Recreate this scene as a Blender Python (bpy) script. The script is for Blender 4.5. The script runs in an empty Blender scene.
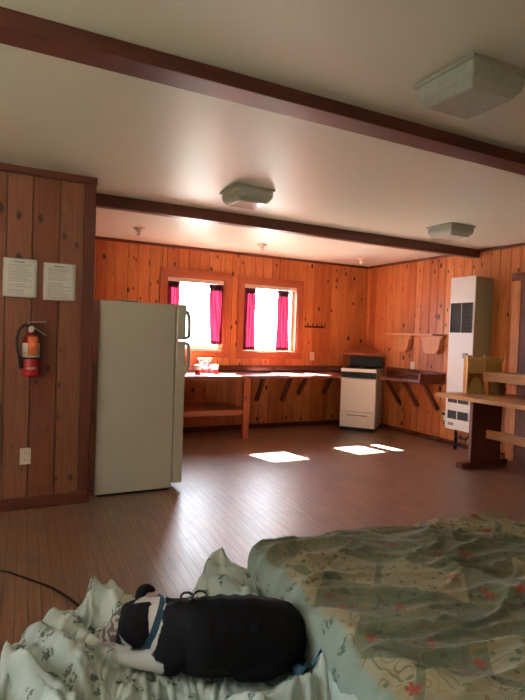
import bpy, bmesh, math, random
from mathutils import Vector, Matrix, noise
random.seed(7)
C = bpy.context.scene.collection
PI = math.pi
org = {}

# ------------------------------------------------------------------ mesh helpers
def NB(): return bmesh.new()

def box(bm, x0, x1, y0, y1, z0, z1, mi=0):
    if x0 > x1: x0, x1 = x1, x0
    if y0 > y1: y0, y1 = y1, y0
    if z0 > z1: z0, z1 = z1, z0
    v = [bm.verts.new(p) for p in ((x0,y0,z0),(x1,y0,z0),(x1,y1,z0),(x0,y1,z0),(x0,y0,z1),(x1,y0,z1),(x1,y1,z1),(x0,y1,z1))]
    fs = []
    for q in ((0,3,2,1),(4,5,6,7),(0,1,5,4),(1,2,6,5),(2,3,7,6),(3,0,4,7)):
        f = bm.faces.new([v[i] for i in q]); f.material_index = mi; fs.append(f)
    return v, fs

def prism(bm, pts, axis, a0, a1, mi=0):
    """polygon pts in the two other axes, extruded along axis"""
    def mk(p, a):
        if axis == 0: return (a, p[0], p[1])
        if axis == 1: return (p[0], a, p[1])
        return (p[0], p[1], a)
    A = [bm.verts.new(mk(p, a0)) for p in pts]; B = [bm.verts.new(mk(p, a1)) for p in pts]
    n = len(pts)
    fs = [bm.faces.new(A), bm.faces.new(B[::-1])]
    for i in range(n): fs.append(bm.faces.new((A[i], B[i], B[(i+1)%n], A[(i+1)%n])))
    for f in fs: f.material_index = mi
    bmesh.ops.recalc_face_normals(bm, faces=fs)

def tube(bm, pts, r, n=8, mi=0):
    pts = [Vector(p) for p in pts]; rings = []
    if not hasattr(r, '__len__'): r = [r]*len(pts)
    up = None
    for i, p in enumerate(pts):
        t = (pts[min(i+1, len(pts)-1)] - pts[max(i-1, 0)]).normalized()
        if up is None:
            up = Vector((0,0,1)) if abs(t.z) < .9 else Vector((1,0,0))
        s = t.cross(up).normalized(); up = s.cross(t).normalized()
        rings.append([bm.verts.new(p + (s*math.cos(2*PI*k/n) + up*math.sin(2*PI*k/n))*r[i]) for k in range(n)])
    fs = []
    for a, b in zip(rings, rings[1:]):
        for k in range(n): fs.append(bm.faces.new((a[k], a[(k+1)%n], b[(k+1)%n], b[k])))
    fs.append(bm.faces.new(rings[0][::-1])); fs.append(bm.faces.new(rings[-1]))
    for f in fs: f.material_index = mi
    bmesh.ops.recalc_face_normals(bm, faces=fs)

def lathe(bm, prof, c=(0,0,0), n=24, mi=0):
    rings = []
    for r, z in prof:
        rings.append([bm.verts.new((c[0]+max(r,1e-4)*math.cos(2*PI*k/n), c[1]+max(r,1e-4)*math.sin(2*PI*k/n), c[2]+z)) for k in range(n)])
    fs = []
    for a, b in zip(rings, rings[1:]):
        for k in range(n): fs.append(bm.faces.new((a[k], a[(k+1)%n], b[(k+1)%n], b[k])))
    fs.append(bm.faces.new(rings[0][::-1])); fs.append(bm.faces.new(rings[-1]))
    for f in fs: f.material_index = mi
    bmesh.ops.recalc_face_normals(bm, faces=fs)

def bar(bm, p0, p1, w, h, side=(1,0,0), mi=0):
    """rectangular bar from p0 to p1, width w along side, h across"""
    p0, p1 = Vector(p0), Vector(p1); t = (p1-p0).normalized(); s = Vector(side); s = (s - t*s.dot(t)).normalized(); u = s.cross(t)
    v = []
    for p in (p0, p1):
        for a, b in ((-1,-1),(1,-1),(1,1),(-1,1)): v.append(bm.verts.new(p + s*a*w/2 + u*b*h/2))
    fs = [bm.faces.new([v[i] for i in q]) for q in ((0,1,2,3),(7,6,5,4),(0,4,5,1),(1,5,6,2),(2,6,7,3),(3,7,4,0))]
    for f in fs: f.material_index = mi
    bmesh.ops.recalc_face_normals(bm, faces=fs)

def mk(name, bm, mats, parent=None, origin=None, bevel=0, smooth=False, kind=None, label=None, cat=None, group=None, seg=2):
    """links bm (given in world or in its thing's own coordinates) as ONE mesh object"""
    if not isinstance(mats, (list, tuple)): mats = [mats]
    if parent is not None: o0 = org[parent]
    elif origin is not None: o0 = Vector(origin)
    else:
        xs = [v.co for v in bm.verts]
        o0 = Vector(((min(c.x for c in xs)+max(c.x for c in xs))/2, (min(c.y for c in xs)+max(c.y for c in xs))/2, min(c.z for c in xs)))
    for v in bm.verts: v.co -= o0
    me = bpy.data.meshes.new(name); bm.to_mesh(me); bm.free()
    for m in mats: me.materials.append(m)
    if smooth:
        for p in me.polygons: p.use_smooth = True
    o = bpy.data.objects.new(name, me); C.objects.link(o)
    if parent is not None: o.parent = parent
    else: o.location = o0
    org[o] = o0
    if bevel:
        b = o.modifiers.new('bevel', 'BEVEL'); b.width = bevel; b.segments = seg; b.limit_method = 'ANGLE'; b.angle_limit = math.radians(40)
    for k, val in (('kind', kind), ('label', label), ('category', cat), ('group', group)):
        if val: o[k] = val
    return o

def thing(name, loc, label=None, cat=None, group=None, rotz=0, kind=None):
    o = bpy.data.objects.new(name, None); C.objects.link(o); o.location = loc; o.empty_display_size = .1
    o.rotation_euler = (0, 0, rotz)
    org[o] = Vector(loc) if not rotz else Vector((0,0,0))
    for k, val in (('kind', kind), ('label', label), ('category', cat), ('group', group)):
        if val: o[k] = val
    return o

def copy_thing(root, delta, label, group=None):
    r = root.copy(); C.objects.link(r); r.location = root.location + Vector(delta); r['label'] = label
    if group: r['group'] = group
    for ch in list(root.children):
        c = ch.copy(); C.objects.link(c); c.parent = r
        for g in list(ch.children):
            d = g.copy(); C.objects.link(d); d.parent = c
    return r

# ------------------------------------------------------------------ materials
class NT:
    def __init__(s, name):
        s.m = bpy.data.materials.new(name); s.m.use_nodes = True; s.t = s.m.node_tree
        s.b = s.t.nodes['Principled BSDF']; s.out = s.t.nodes['Material Output']
    def n(s, typ, **kw):
        x = s.t.nodes.new(typ)
        for k, v in kw.items():
            if k in x.inputs.keys() if isinstance(k, str) else False: x.inputs[k].default_value = v
            else: setattr(x, k, v)
        return x
    def l(s, a, b): s.t.links.new(a, b)
    def val(s, x, i, v):
        if hasattr(v, 'is_output') or isinstance(v, bpy.types.NodeSocket): s.l(v, x.inputs[i])
        else: x.inputs[i].default_value = v
    def math(s, op, a, b=0, c=0):
        x = s.t.nodes.new('ShaderNodeMath'); x.operation = op
        s.val(x, 0, a); s.val(x, 1, b); s.val(x, 2, c)
        return x.outputs[0]
    def mix(s, f, a, b, blend='MIX'):
        x = s.t.nodes.new('ShaderNodeMix'); x.data_type = 'RGBA'; x.blend_type = blend
        s.val(x, 0, f); s.val(x, 6, a); s.val(x, 7, b)
        return x.outputs[2]
    def ramp(s, f, stops, interp='LINEAR'):
        x = s.t.nodes.new('ShaderNodeValToRGB'); x.color_ramp.interpolation = interp
        e = x.color_ramp.elements
        while len(e) < len(stops): e.new(.5)
        for k, (p, c) in enumerate(stops): e[k].position = p; e[k].color = (*c, 1) if len(c) == 3 else c
        s.l(f, x.inputs[0]); return x.outputs[0]
    def noise(s, vec, scale, detail=3, rough=.5, dist=0):
        x = s.t.nodes.new('ShaderNodeTexNoise'); x.inputs['Scale'].default_value = scale; x.inputs['Detail'].default_value = detail
        x.inputs['Roughness'].default_value = rough; x.inputs['Distortion'].default_value = dist
        if vec is not None: s.l(vec, x.inputs['Vector'])
        return x.outputs[0]
    def vor(s, vec, scale, feature='F1', rnd=1, dim='3D'):
        x = s.t.nodes.new('ShaderNodeTexVoronoi'); x.voronoi_dimensions = dim; x.feature = feature
        x.inputs['Scale'].default_value = scale; x.inputs['Randomness'].default_value = rnd
        s.l(vec, x.inputs['Vector']); return x
    def coord(s, kind='Object'):
        return s.t.nodes.new('ShaderNodeTexCoord').outputs[kind]
    def mapv(s, vec, scale=(1,1,1), rot=(0,0,0), loc=(0,0,0)):
        x = s.t.nodes.new('ShaderNodeMapping'); x.inputs['Scale'].default_value = scale; x.inputs['Rotation'].default_value = rot; x.inputs['Location'].default_value = loc
        s.l(vec, x.inputs[0]); return x.outputs[0]
    def bump(s, h, strength=.3, dist=.01):
        x = s.t.nodes.new('ShaderNodeBump'); x.inputs['Strength'].default_value = strength; x.inputs['Distance'].default_value = dist
        s.l(h, x.inputs['Height']); s.l(x.outputs[0], s.b.inputs['Normal'])
    def base(s, c): s.val(s.b, 'Base Color', c)
    def set(s, **kw):
        for k, v in kw.items(): s.val(s.b, k.replace('_', ' '), v)
        return s

def plain(name, col, rough=.5, metal=0, var=.0, scale=20, bump=0, spec=.5, coat=0):
    t = NT(name); co = t.coord()
    nz = t.noise(co, scale, 4, .6)
    c2 = tuple(max(0, c*(1-var)) for c in col); c1 = tuple(min(1, c*(1+var*.5)) for c in col)
    t.base(t.ramp(nz, [(.3, c2), (.7, c1)]))
    t.set(Roughness=rough, Metallic=metal)
    t.b.inputs['Specular IOR Level'].default_value = spec
    t.b.inputs['Coat Weight'].default_value = coat
    if bump: t.bump(nz, bump, .005)
    return t.m

def wood_graph(t, vec, c_dark, c_mid, c_light, knots=1.0, attr=None, knot_col=(.05,.012,.006), kscale=5.0):
    """vec: coordinates whose z runs along the grain; gives a knotty board colour"""
    if attr is not None:
        off = t.t.nodes.new('ShaderNodeVectorMath'); off.operation = 'MULTIPLY_ADD'
        t.l(attr, off.inputs[0]); off.inputs[1].default_value = (37, 23, 51); t.l(vec, off.inputs[2]); v = off.outputs[0]
    else: v = vec
    kv = t.mapv(v, (1.35, 1.35, .8))
    k = t.vor(kv, kscale)
    sep = t.t.nodes.new('ShaderNodeSeparateColor'); t.l(k.outputs['Color'], sep.inputs[0])
    rad = t.math('MULTIPLY', t.math('MAXIMUM', t.math('SUBTRACT', sep.outputs[0], .40), 0), .30*knots)
    kd = t.math('SUBTRACT', k.outputs['Distance'], rad)
    knot = t.math('SMOOTH_MIN', 1, t.math('MAXIMUM', t.math('MULTIPLY_ADD', kd, -22, .6), 0), .1)
    halo = t.math('MINIMUM', 1, t.math('MAXIMUM', t.math('MULTIPLY_ADD', kd, -6, .75), 0))
    has = t.math('GREATER_THAN', sep.outputs[0], .42)
    knot = t.math('MULTIPLY', knot, has); halo = t.math('MULTIPLY', halo, has)
    # grain lines bending round the knots
    gv = t.mapv(v, (9, 9, .45))
    n0 = t.noise(gv, 2.2, 3, .55, .8)
    g2 = t.math('MULTIPLY_ADD', halo, 1.2, t.math('MULTIPLY', n0, 9))
    rings = t.math('MULTIPLY_ADD', t.math('SINE', t.math('MULTIPLY', g2, 3.5)), .5, .5)
    fine = t.noise(t.mapv(v, (60, 60, 1.6)), 2, 3, .7)
    f = t.math('MULTIPLY_ADD', rings, .22, t.math('MULTIPLY_ADD', fine, .30, .26))
    col = t.ramp(f, [(.18, c_dark), (.45, c_mid), (.8, c_light)])
    blot = t.noise(t.mapv(v, (3, 3, .8)), 1.6, 2)
    col = t.mix(t.math('MULTIPLY', t.math('MAXIMUM', t.math('SUBTRACT', blot, .52), 0), 2.2), col, (c_mid[0]*.60, c_mid[1]*.38, c_mid[2]*.32, 1))
    col = t.mix(t.math('MULTIPLY', halo, .7), col, (*[c*.45 for c in c_dark[:3]], 1))
    col = t.mix(knot, col, (*knot_col, 1))
    return col, f

def pine_wall(name, axis, pal=None):
    t = NT(name)
    vec = t.coord()
    a = t.t.nodes.new('ShaderNodeAttribute'); a.attribute_name = 'plank'
    col, f = wood_graph(t, vec, *(pal or ((.36,.105,.028), (.58,.195,.055), (.72,.30,.10))), attr=a.outputs['Color'], knots=1.3, kscale=8.5)
    sp = t.t.nodes.new('ShaderNodeSeparateColor'); t.l(a.outputs['Color'], sp.inputs[0])
    toneA = t.mix(t.math('MULTIPLY', sp.outputs[0], .75), (1,1,1,1), (.66,.42,.32,1))
    col = t.mix(1, col, toneA, 'MULTIPLY')
    t.base(col); t.set(Roughness=t.math('MULTIPLY_ADD', f, .12, .36))
    t.b.inputs['Specular IOR Level'].default_value = .45
    t.bump(f, .12, .003)
    return t.m

def wood(name, cd, cm, cl, rough=.4, along='z', knots=.6, coat=0, kscale=4):
    t = NT(name); vec = t.coord()
    rot = {'z': (0,0,0), 'x': (0, PI/2, 0), 'y': (PI/2, 0, 0)}[along]
    vec = t.mapv(vec, rot=rot)
    col, f = wood_graph(t, vec, cd, cm, cl, knots=knots, kscale=kscale)
    t.base(col); t.set(Roughness=t.math('MULTIPLY_ADD', f, .15, rough-.05)); t.b.inputs['Coat Weight'].default_value = coat
    t.bump(f, .1, .003)
    return t.m

M = {}
M['pine_back'] = pine_wall('knotty_pine_panelling', 'x')
M['pine_brown'] = pine_wall('brown_pine_panelling', 'x', ((.12,.045,.024), (.205,.085,.046), (.28,.13,.072)))  # partition boards: darker, browner palette than the other panelling
M['backing'] = plain('wall_backing', (.25,.2,.16), .9)
RD = ((.07,.014,.008), (.13,.028,.014), (.19,.05,.022))
M['red_x'] = wood('red_brown_wood_x', *RD, rough=.22, along='x', knots=.3, coat=.5)
M['red_y'] = wood('red_brown_wood_y', *RD, rough=.25, along='y', knots=.3, coat=.4)
M['red_z'] = wood('red_brown_wood_z', *RD, rough=.38, along='z', knots=.3)
CS = ((.24,.055,.02), (.36,.09,.032), (.46,.14,.05))
M['case_x'] = wood('casing_wood_x', *CS, rough=.4, along='x', knots=.3)
M['case_z'] = wood('casing_wood_z', *CS, rough=.4, along='z', knots=.3)
DK = ((.06,.015,.010), (.10,.026,.016), (.14,.038,.022))
M['dark_x'] = wood('dark_trim_wood_x', *DK, rough=.35, along='x', knots=0)
M['dark_y'] = wood('dark_trim_wood_y', *DK, rough=.35, along='y', knots=0)
M['dark_z'] = wood('dark_trim_wood_z', *DK, rough=.4, along='z', knots=0)
OR = ((.36,.12,.03), (.55,.20,.06), (.68,.31,.11))
M['pine_x'] = wood('orange_pine_x', *OR, along='x', knots=.6)
M['pine_y'] = wood('orange_pine_y', *OR, along='y', knots=.6)
M['pine_z'] = wood('orange_pine_z', *OR, along='z', knots=.6)
TB = ((.40,.18,.07), (.58,.29,.12), (.70,.40,.19))
M['table_y'] = wood('table_wood_y', *TB, along='y', knots=.7, rough=.35)
M['table_x'] = wood('table_wood_x', *TB, along='x', knots=.4, rough=.4)
M['table_z'] = wood('table_wood_z', (.10,.03,.014), (.16,.05,.022), (.22,.08,.035), along='z', knots=.4, rough=.45)
YL = ((.66,.48,.13), (.82,.64,.22), (.88,.74,.32))
M['yellow_z'] = wood('yellow_pine_z', *YL, along='z', knots=.5, rough=.45)
M['yellow_x'] = wood('yellow_pine_x', *YL, along='x', knots=.5, rough=.45)
WT = NT('worktop_laminate'); _v = WT.coord(); WT.base(WT.ramp(WT.noise(_v, 9, 4), [(.3, (.20,.045,.03)), (.7, (.30,.085,.055))])); WT.set(Roughness=.42); WT.b.inputs['Specular IOR Level'].default_value = 1.0; WT.b.inputs['Coat Weight'].default_value = .6; WT.b.inputs['Coat Roughness'].default_value = .3
M['worktop'] = WT.m
M['sash'] = plain('pale_sash_paint', (.72,.60,.48), .5, var=.12, scale=8)
M['cream'] = plain('cream_enamel', (.58,.60,.51), .35, var=.03, scale=3)
M['cream_edge'] = plain('cream_gasket', (.30,.30,.26), .5)
M['white'] = plain('white_enamel', (.80,.78,.74), .25, var=.03, scale=6)
M['plastic_white'] = plain('ivory_plastic', (.72,.68,.56), .4)
M['black'] = plain('black_enamel', (.010,.010,.011), .4, spec=.3)
M['rubber'] = plain('black_rubber', (.012,.012,.012), .55)
M['slot'] = plain('dark_slot', (.01,.01,.01), .7)
M['iron'] = plain('black_iron', (.02,.018,.018), .5, metal=.6, var=.3)
M['steel'] = plain('steel', (.6,.6,.6), .3, metal=1)
M['porcelain'] = plain('porcelain', (.70,.62,.52), .3)
M['heater_white'] = plain('heater_enamel', (.66,.66,.66), .38, var=.04, scale=4)
M['heater_shaded'] = plain('heater_shaded_enamel', (.38,.38,.25), .5, var=.08, scale=4)  # shade on the heater's side painted in as a darker olive enamel
M['grille'] = plain('grille_grey', (.08,.085,.085), .5, metal=.2)
M['grey'] = plain('grey_metal', (.28,.28,.28), .5)
M['red'] = plain('red_enamel', (.42,.012,.02), .28)
M['orange'] = plain('orange_card', (.75,.18,.05), .6)
M['label'] = plain('pale_label', (.62,.60,.52), .5, var=.1, scale=60)
M['ink'] = plain('grey_ink', (.22,.22,.23), .7)
M['paper'] = plain('white_paper', (.74,.75,.72), .7, var=.03, scale=10)
M['magenta_dark'] = plain('curtain_header', (.06,.004,.02), .8)
M['blue'] = plain('blue_webbing', (.018,.085,.14), .6, var=.2, scale=80)
M['blue_cloth'] = plain('blue_cloth', (.03,.10,.17), .8, var=.3, scale=30)
M['frosted_frame'] = plain('fixture_metal', (.42,.44,.38), .45, metal=.3)

def ceiling_mat():
    t = NT('ceiling_paint'); v = t.coord()
    big = t.noise(v, .8, 2); fine = t.noise(v, 14, 3)
    t.base(t.ramp(big, [(.3, (.60,.63,.53)), (.7, (.65,.68,.58))]))
    t.set(Roughness=t.math('MULTIPLY_ADD', big, .1, .36)); t.b.inputs['Specular IOR Level'].default_value = .45
    t.bump(fine, .10, .003); return t.m
M['ceiling'] = ceiling_mat()

def floor_mat():
    t = NT('worn_board_floor'); v = t.coord()
    r = t.mapv(v, rot=(0, 0, PI/2 + math.radians(3.37)))
    br = t.t.nodes.new('ShaderNodeTexBrick'); t.l(r, br.inputs['Vector'])
    br.offset = .37; br.offset_frequency = 2; br.squash = 1
    br.inputs['Color1'].default_value = (0,0,0,1); br.inputs['Color2'].default_value = (1,1,1,1); br.inputs['Mortar'].default_value = (.5,.5,.5,1)
    br.inputs['Scale'].default_value = 1; br.inputs['Mortar Size'].default_value = .0022; br.inputs['Mortar Smooth'].default_value = .3
    br.inputs['Brick Width'].default_value = 1.7; br.inputs['Row Height'].default_value = .058; br.inputs['Bias'].default_value = 0
    sp = t.t.nodes.new('ShaderNodeSeparateColor'); t.l(br.outputs['Color'], sp.inputs[0]); rnd = sp.outputs[0]
    off = t.t.nodes.new('ShaderNodeVectorMath'); off.operation = 'MULTIPLY_ADD'; t.l(br.outputs['Color'], off.inputs[0]); off.inputs[1].default_value = (13,7,5); t.l(r, off.inputs[2])
    g = t.noise(t.mapv(off.outputs[0], (1.2, 26, 1)), 3, 4, .65)
    col = t.ramp(g, [(.25, (.115,.055,.032)), (.5, (.25,.125,.070)), (.75, (.42,.23,.13))])
    col = t.mix(t.math('MULTIPLY', rnd, .45), col, (.19,.085,.050,1))
    wear = t.noise(v, 2.3, 6, .7, .6)
    wn = t.math('MINIMUM', 1, t.math('MAXIMUM', t.math('MULTIPLY_ADD', wear, 5, -2.5), 0))
    col = t.mix(t.math('MULTIPLY', wn, .75), col, (.15,.105,.08,1))
    w2 = t.noise(t.mapv(r, (1.2, 7, 1)), 2.2, 4, .7)
    stain = t.math('MINIMUM', 1, t.math('MAXIMUM', t.math('MULTIPLY_ADD', w2, 7, -4.1), 0))
    col = t.mix(t.math('MULTIPLY', stain, .6), col, (.42,.17,.075,1))
    col = t.mix(br.outputs['Fac'], col, (.02,.010,.007,1))
    t.base(col)
    scr = t.noise(t.mapv(r, (6, 60, 1)), 3, 5, .7)
    t.set(Roughness=t.math('MULTIPLY_ADD', scr, .22, t.math('MULTIPLY_ADD', wn, .08, .25)))
    t.b.inputs['Specular IOR Level'].default_value = 1.0; t.b.inputs['Coat Weight'].default_value = .8; t.b.inputs['Coat Roughness'].default_value = .46
    h = t.math('SUBTRACT', t.math('MULTIPLY', scr, .35), t.math('MULTIPLY', br.outputs['Fac'], 1.0))
    t.bump(h, .35, .004); return t.m
M['floor'] = floor_mat()

def glass_pane():
    t = NT('window_glass'); nt = t.t
    tr = nt.nodes.new('ShaderNodeBsdfTransparent'); gl = nt.nodes.new('ShaderNodeBsdfGlossy'); gl.inputs['Roughness'].default_value = .02
    fr = nt.nodes.new('ShaderNodeFresnel'); fr.inputs['IOR'].default_value = 1.3; mx = nt.nodes.new('ShaderNodeMixShader')
    t.l(fr.outputs[0], mx.inputs[0]); t.l(tr.outputs[0], mx.inputs[1]); t.l(gl.outputs[0], mx.inputs[2]); t.l(mx.outputs[0], t.out.inputs[0])
    return t.m
M['glass'] = glass_pane()

def curtain_mat():
    t = NT('magenta_curtain_cloth'); nt = t.t; v = t.coord()
    n = t.noise(t.mapv(v, (40, 40, 4)), 3, 3)
    col = t.ramp(n, [(.3, (.075,.004,.014)), (.7, (.15,.011,.028))])
    d = nt.nodes.new('ShaderNodeBsdfDiffuse'); tl = nt.nodes.new('ShaderNodeBsdfTranslucent'); mx = nt.nodes.new('ShaderNodeMixShader')
    t.l(col, d.inputs[0]); t.l(col, tl.inputs[0]); mx.inputs[0].default_value = .16
    t.l(d.outputs[0], mx.inputs[1]); t.l(tl.outputs[0], mx.inputs[2]); t.l(mx.outputs[0], t.out.inputs[0])
    return t.m
M['curtain'] = curtain_mat()

def shade_mat():
    t = NT('pressed_glass_shade'); v = t.coord()
    n = t.noise(v, 28, 4, .6, 1.0); k = t.vor(v, 60)
    t.base(t.ramp(n, [(.35, (.66,.71,.64)), (.6, (.76,.80,.73)), (.75, (.86,.88,.80))]))
    t.set(Roughness=.14); t.b.inputs['Transmission Weight'].default_value = .45; t.b.inputs['IOR'].default_value = 1.2
    h = t.math('MULTIPLY_ADD', n, .8, t.math('MULTIPLY', k.outputs['Distance'], .5))
    t.bump(h, .25, .004); return t.m
M['shade'] = shade_mat()

def quilt_mat():
    t = NT('patchwork_quilt_cloth'); v = t.coord()
    wob = t.t.nodes.new('ShaderNodeTexNoise'); wob.inputs['Scale'].default_value = 3.0; t.l(v, wob.inputs['Vector'])
    ad = t.t.nodes.new('ShaderNodeVectorMath'); ad.operation = 'MULTIPLY_ADD'; t.l(wob.outputs['Color'], ad.inputs[0]); ad.inputs[1].default_value = (.06,.06,0); t.l(v, ad.inputs[2])
    vv = ad.outputs[0]
    # patches of beige on sage
    r = t.mapv(vv, (1,1,0), (0,0,math.radians(38)))
    br = t.t.nodes.new('ShaderNodeTexBrick'); t.l(r, br.inputs['Vector']); br.offset = .5
    br.inputs['Color1'].default_value = (0,0,0,1); br.inputs['Color2'].default_value = (1,1,1,1); br.inputs['Mortar'].default_value = (0,0,0,1)
    br.inputs['Scale'].default_value = 1; br.inputs['Mortar Size'].default_value = .012; br.inputs['Brick Width'].default_value = .30; br.inputs['Row Height'].default_value = .20
    br.inputs['Mortar Smooth'].default_value = .2
    sp = t.t.nodes.new('ShaderNodeSeparateColor'); t.l(br.outputs['Color'], sp.inputs[0])
    patch = t.math('GREATER_THAN', sp.outputs[0], .5)
    cloth = t.noise(v, 5, 4, .6)
    sage = t.ramp(cloth, [(.3, (.110,.128,.062)), (.7, (.20,.215,.115))])
    beige = t.ramp(cloth, [(.3, (.31,.265,.14)), (.7, (.42,.36,.21))])
    col = t.mix(t.math('MULTIPLY', patch, .8), sage, beige)
    # vine lines
    n = t.noise(t.mapv(vv, (1,1,0)), 5.5, 2, .5, .9)
    for lv, c, w in ((.44, (.10,.065,.035,1), 110), (.56, (.34,.19,.05,1), 100), (.50, (.22,.07,.04,1), 130), (.38, (.10,.07,.04,1), 120), (.62, (.12,.07,.04,1), 120)):
        ln = t.math('MAXIMUM', t.math('SUBTRACT', 1, t.math('MULTIPLY', t.math('ABSOLUTE', t.math('SUBTRACT', n, lv)), w)), 0)
        col = t.mix(t.math('MULTIPLY', ln, .8), col, c)
    # small dark leaves
    lf = t.vor(t.mapv(vv, (1,1.6,0), (0,0,.6)), 24, dim='2D'); ls = t.t.nodes.new('ShaderNodeSeparateColor'); t.l(lf.outputs['Color'], ls.inputs[0])
    lm = t.math('MULTIPLY', t.math('LESS_THAN', lf.outputs['Distance'], .21), t.math('GREATER_THAN', ls.outputs[1], .62))
    col = t.mix(t.math('MULTIPLY', lm, .7), col, (.07,.095,.055,1))
    # red flowers, five petals
    fl = t.vor(t.mapv(vv, (1,1,0)), 6.5, rnd=.9, dim='2D')
    d = t.t.nodes.new('ShaderNodeVectorMath'); d.operation = 'SUBTRACT'
    sc = t.mapv(vv, (6.5,6.5,0)); t.l(sc, d.inputs[0])
    ps = t.t.nodes.new('ShaderNodeVectorMath'); ps.operation = 'SCALE'; ps.inputs['Scale'].default_value = 6.5; t.l(fl.outputs['Position'], ps.inputs[0]); t.l(ps.outputs[0], d.inputs[1])
    sx = t.t.nodes.new('ShaderNodeSeparateXYZ'); t.l(d.outputs[0], sx.inputs[0])
    ang = t.math('ARCTAN2', sx.outputs[1], sx.outputs[0])
    rr = t.math('MULTIPLY_ADD', t.math('ABSOLUTE', t.math('COSINE', t.math('MULTIPLY', ang, 2.5))), .085, .045)
    fs = t.t.nodes.new('ShaderNodeSeparateColor'); t.l(fl.outputs['Color'], fs.inputs[0])
    fm = t.math('MULTIPLY', t.math('LESS_THAN', fl.outputs['Distance'], rr), t.math('GREATER_THAN', fs.outputs[0], .45))
    fc = t.mix(t.math('GREATER_THAN', fs.outputs[2], .78), (.36,.050,.022,1), (.50,.24,.05,1))
    col = t.mix(t.math('MULTIPLY', fm, .9), col, fc)
    # plain sprigged border hanging over the sides
    xs = t.t.nodes.new('ShaderNodeSeparateXYZ'); t.l(v, xs.inputs[0])
    dist = t.math('MAXIMUM', t.math('SUBTRACT', t.math('ABSOLUTE', xs.outputs[0]), .615), t.math('SUBTRACT', t.math('ABSOLUTE', xs.outputs[1]), .975))
    bm_ = t.math('MINIMUM', 1, t.math('MAXIMUM', t.math('MULTIPLY', t.math('MULTIPLY_ADD', t.math('SUBTRACT', cloth, .5), .08, dist), 60), 0))
    side = t.ramp(cloth, [(.3, (.19,.245,.20)), (.7, (.28,.34,.275))])
    cx_ = t.t.nodes.new('ShaderNodeCombineXYZ'); t.l(t.math('SUBTRACT', xs.outputs[0], xs.outputs[2]), cx_.inputs[0]); t.l(xs.outputs[1], cx_.inputs[1]); k2 = t.vor(cx_.outputs[0], 14, rnd=.85, dim='2D'); s2 = t.t.nodes.new('ShaderNodeSeparateColor'); t.l(k2.outputs['Color'], s2.inputs[0])
    m2 = t.math('MULTIPLY', t.math('MULTIPLY', t.math('LESS_THAN', k2.outputs['Distance'], .24), t.math('GREATER_THAN', s2.outputs[0], .4)), t.math('GREATER_THAN', t.noise(v, 70, 3), .49))
    side = t.mix(t.math('MULTIPLY', m2, .8), side, (.05,.08,.055,1))
    col = t.mix(bm_, col, side)
    t.base(col); t.set(Roughness=.8); t.b.inputs['Sheen Weight'].default_value = .2
    t.bump(t.noise(v, 160, 2), .15, .002); return t.m
M['quilt'] = quilt_mat()

def throw_mat():
    t = NT('sprigged_green_cloth'); v = t.coord('Object')
    cloth = t.noise(v, 4, 3, .6)
    col = t.ramp(cloth, [(.3, (.36,.42,.37)), (.7, (.55,.61,.54))])
    w = t.t.nodes.new('ShaderNodeTexNoise'); w.inputs['Scale'].default_value = 45; t.l(v, w.inputs['Vector'])
    ad = t.t.nodes.new('ShaderNodeVectorMath'); ad.operation = 'MULTIPLY_ADD'; t.l(w.outputs['Color'], ad.inputs[0]); ad.inputs[1].default_value = (.028,.028,.028); t.l(v, ad.inputs[2])
    k = t.vor(ad.outputs[0], 18, rnd=.85, dim='2D'); ks = t.t.nodes.new('ShaderNodeSeparateColor'); t.l(k.outputs['Color'], ks.inputs[0])
    m = t.math('MULTIPLY', t.math('LESS_THAN', k.outputs['Distance'], .27), t.math('GREATER_THAN', ks.outputs[0], .38))
    bits = t.math('GREATER_THAN', t.noise(v, 70, 3), .49)
    m = t.math('MULTIPLY', m, bits)
    col = t.mix(t.math('MULTIPLY', m, .8), col, (.055,.095,.07,1))
    t.base(col); t.set(Roughness=.85); t.b.inputs['Sheen Weight'].default_value = .2
    t.bump(t.noise(v, 220, 2), .12, .002); return t.m
M['throw'] = throw_mat()

def fur_mat():
    t = NT('short_dog_fur'); v = t.coord()
    a = t.t.nodes.new('ShaderNodeAttribute'); a.attribute_name = 'coat'
    n = t.noise(v, 130, 4, .7)
    col = t.mix(t.math('MULTIPLY', n, .35), a.outputs['Color'], (.5,.45,.4,1), 'MULTIPLY')
    t.base(col); t.set(Roughness=.7); t.b.inputs['Specular IOR Level'].default_value = .10
    t.bump(t.noise(t.mapv(v, (1,2.5,2.5)), 160, 3, .7), .5, .003); return t.m
M['fur'] = fur_mat()

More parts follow.
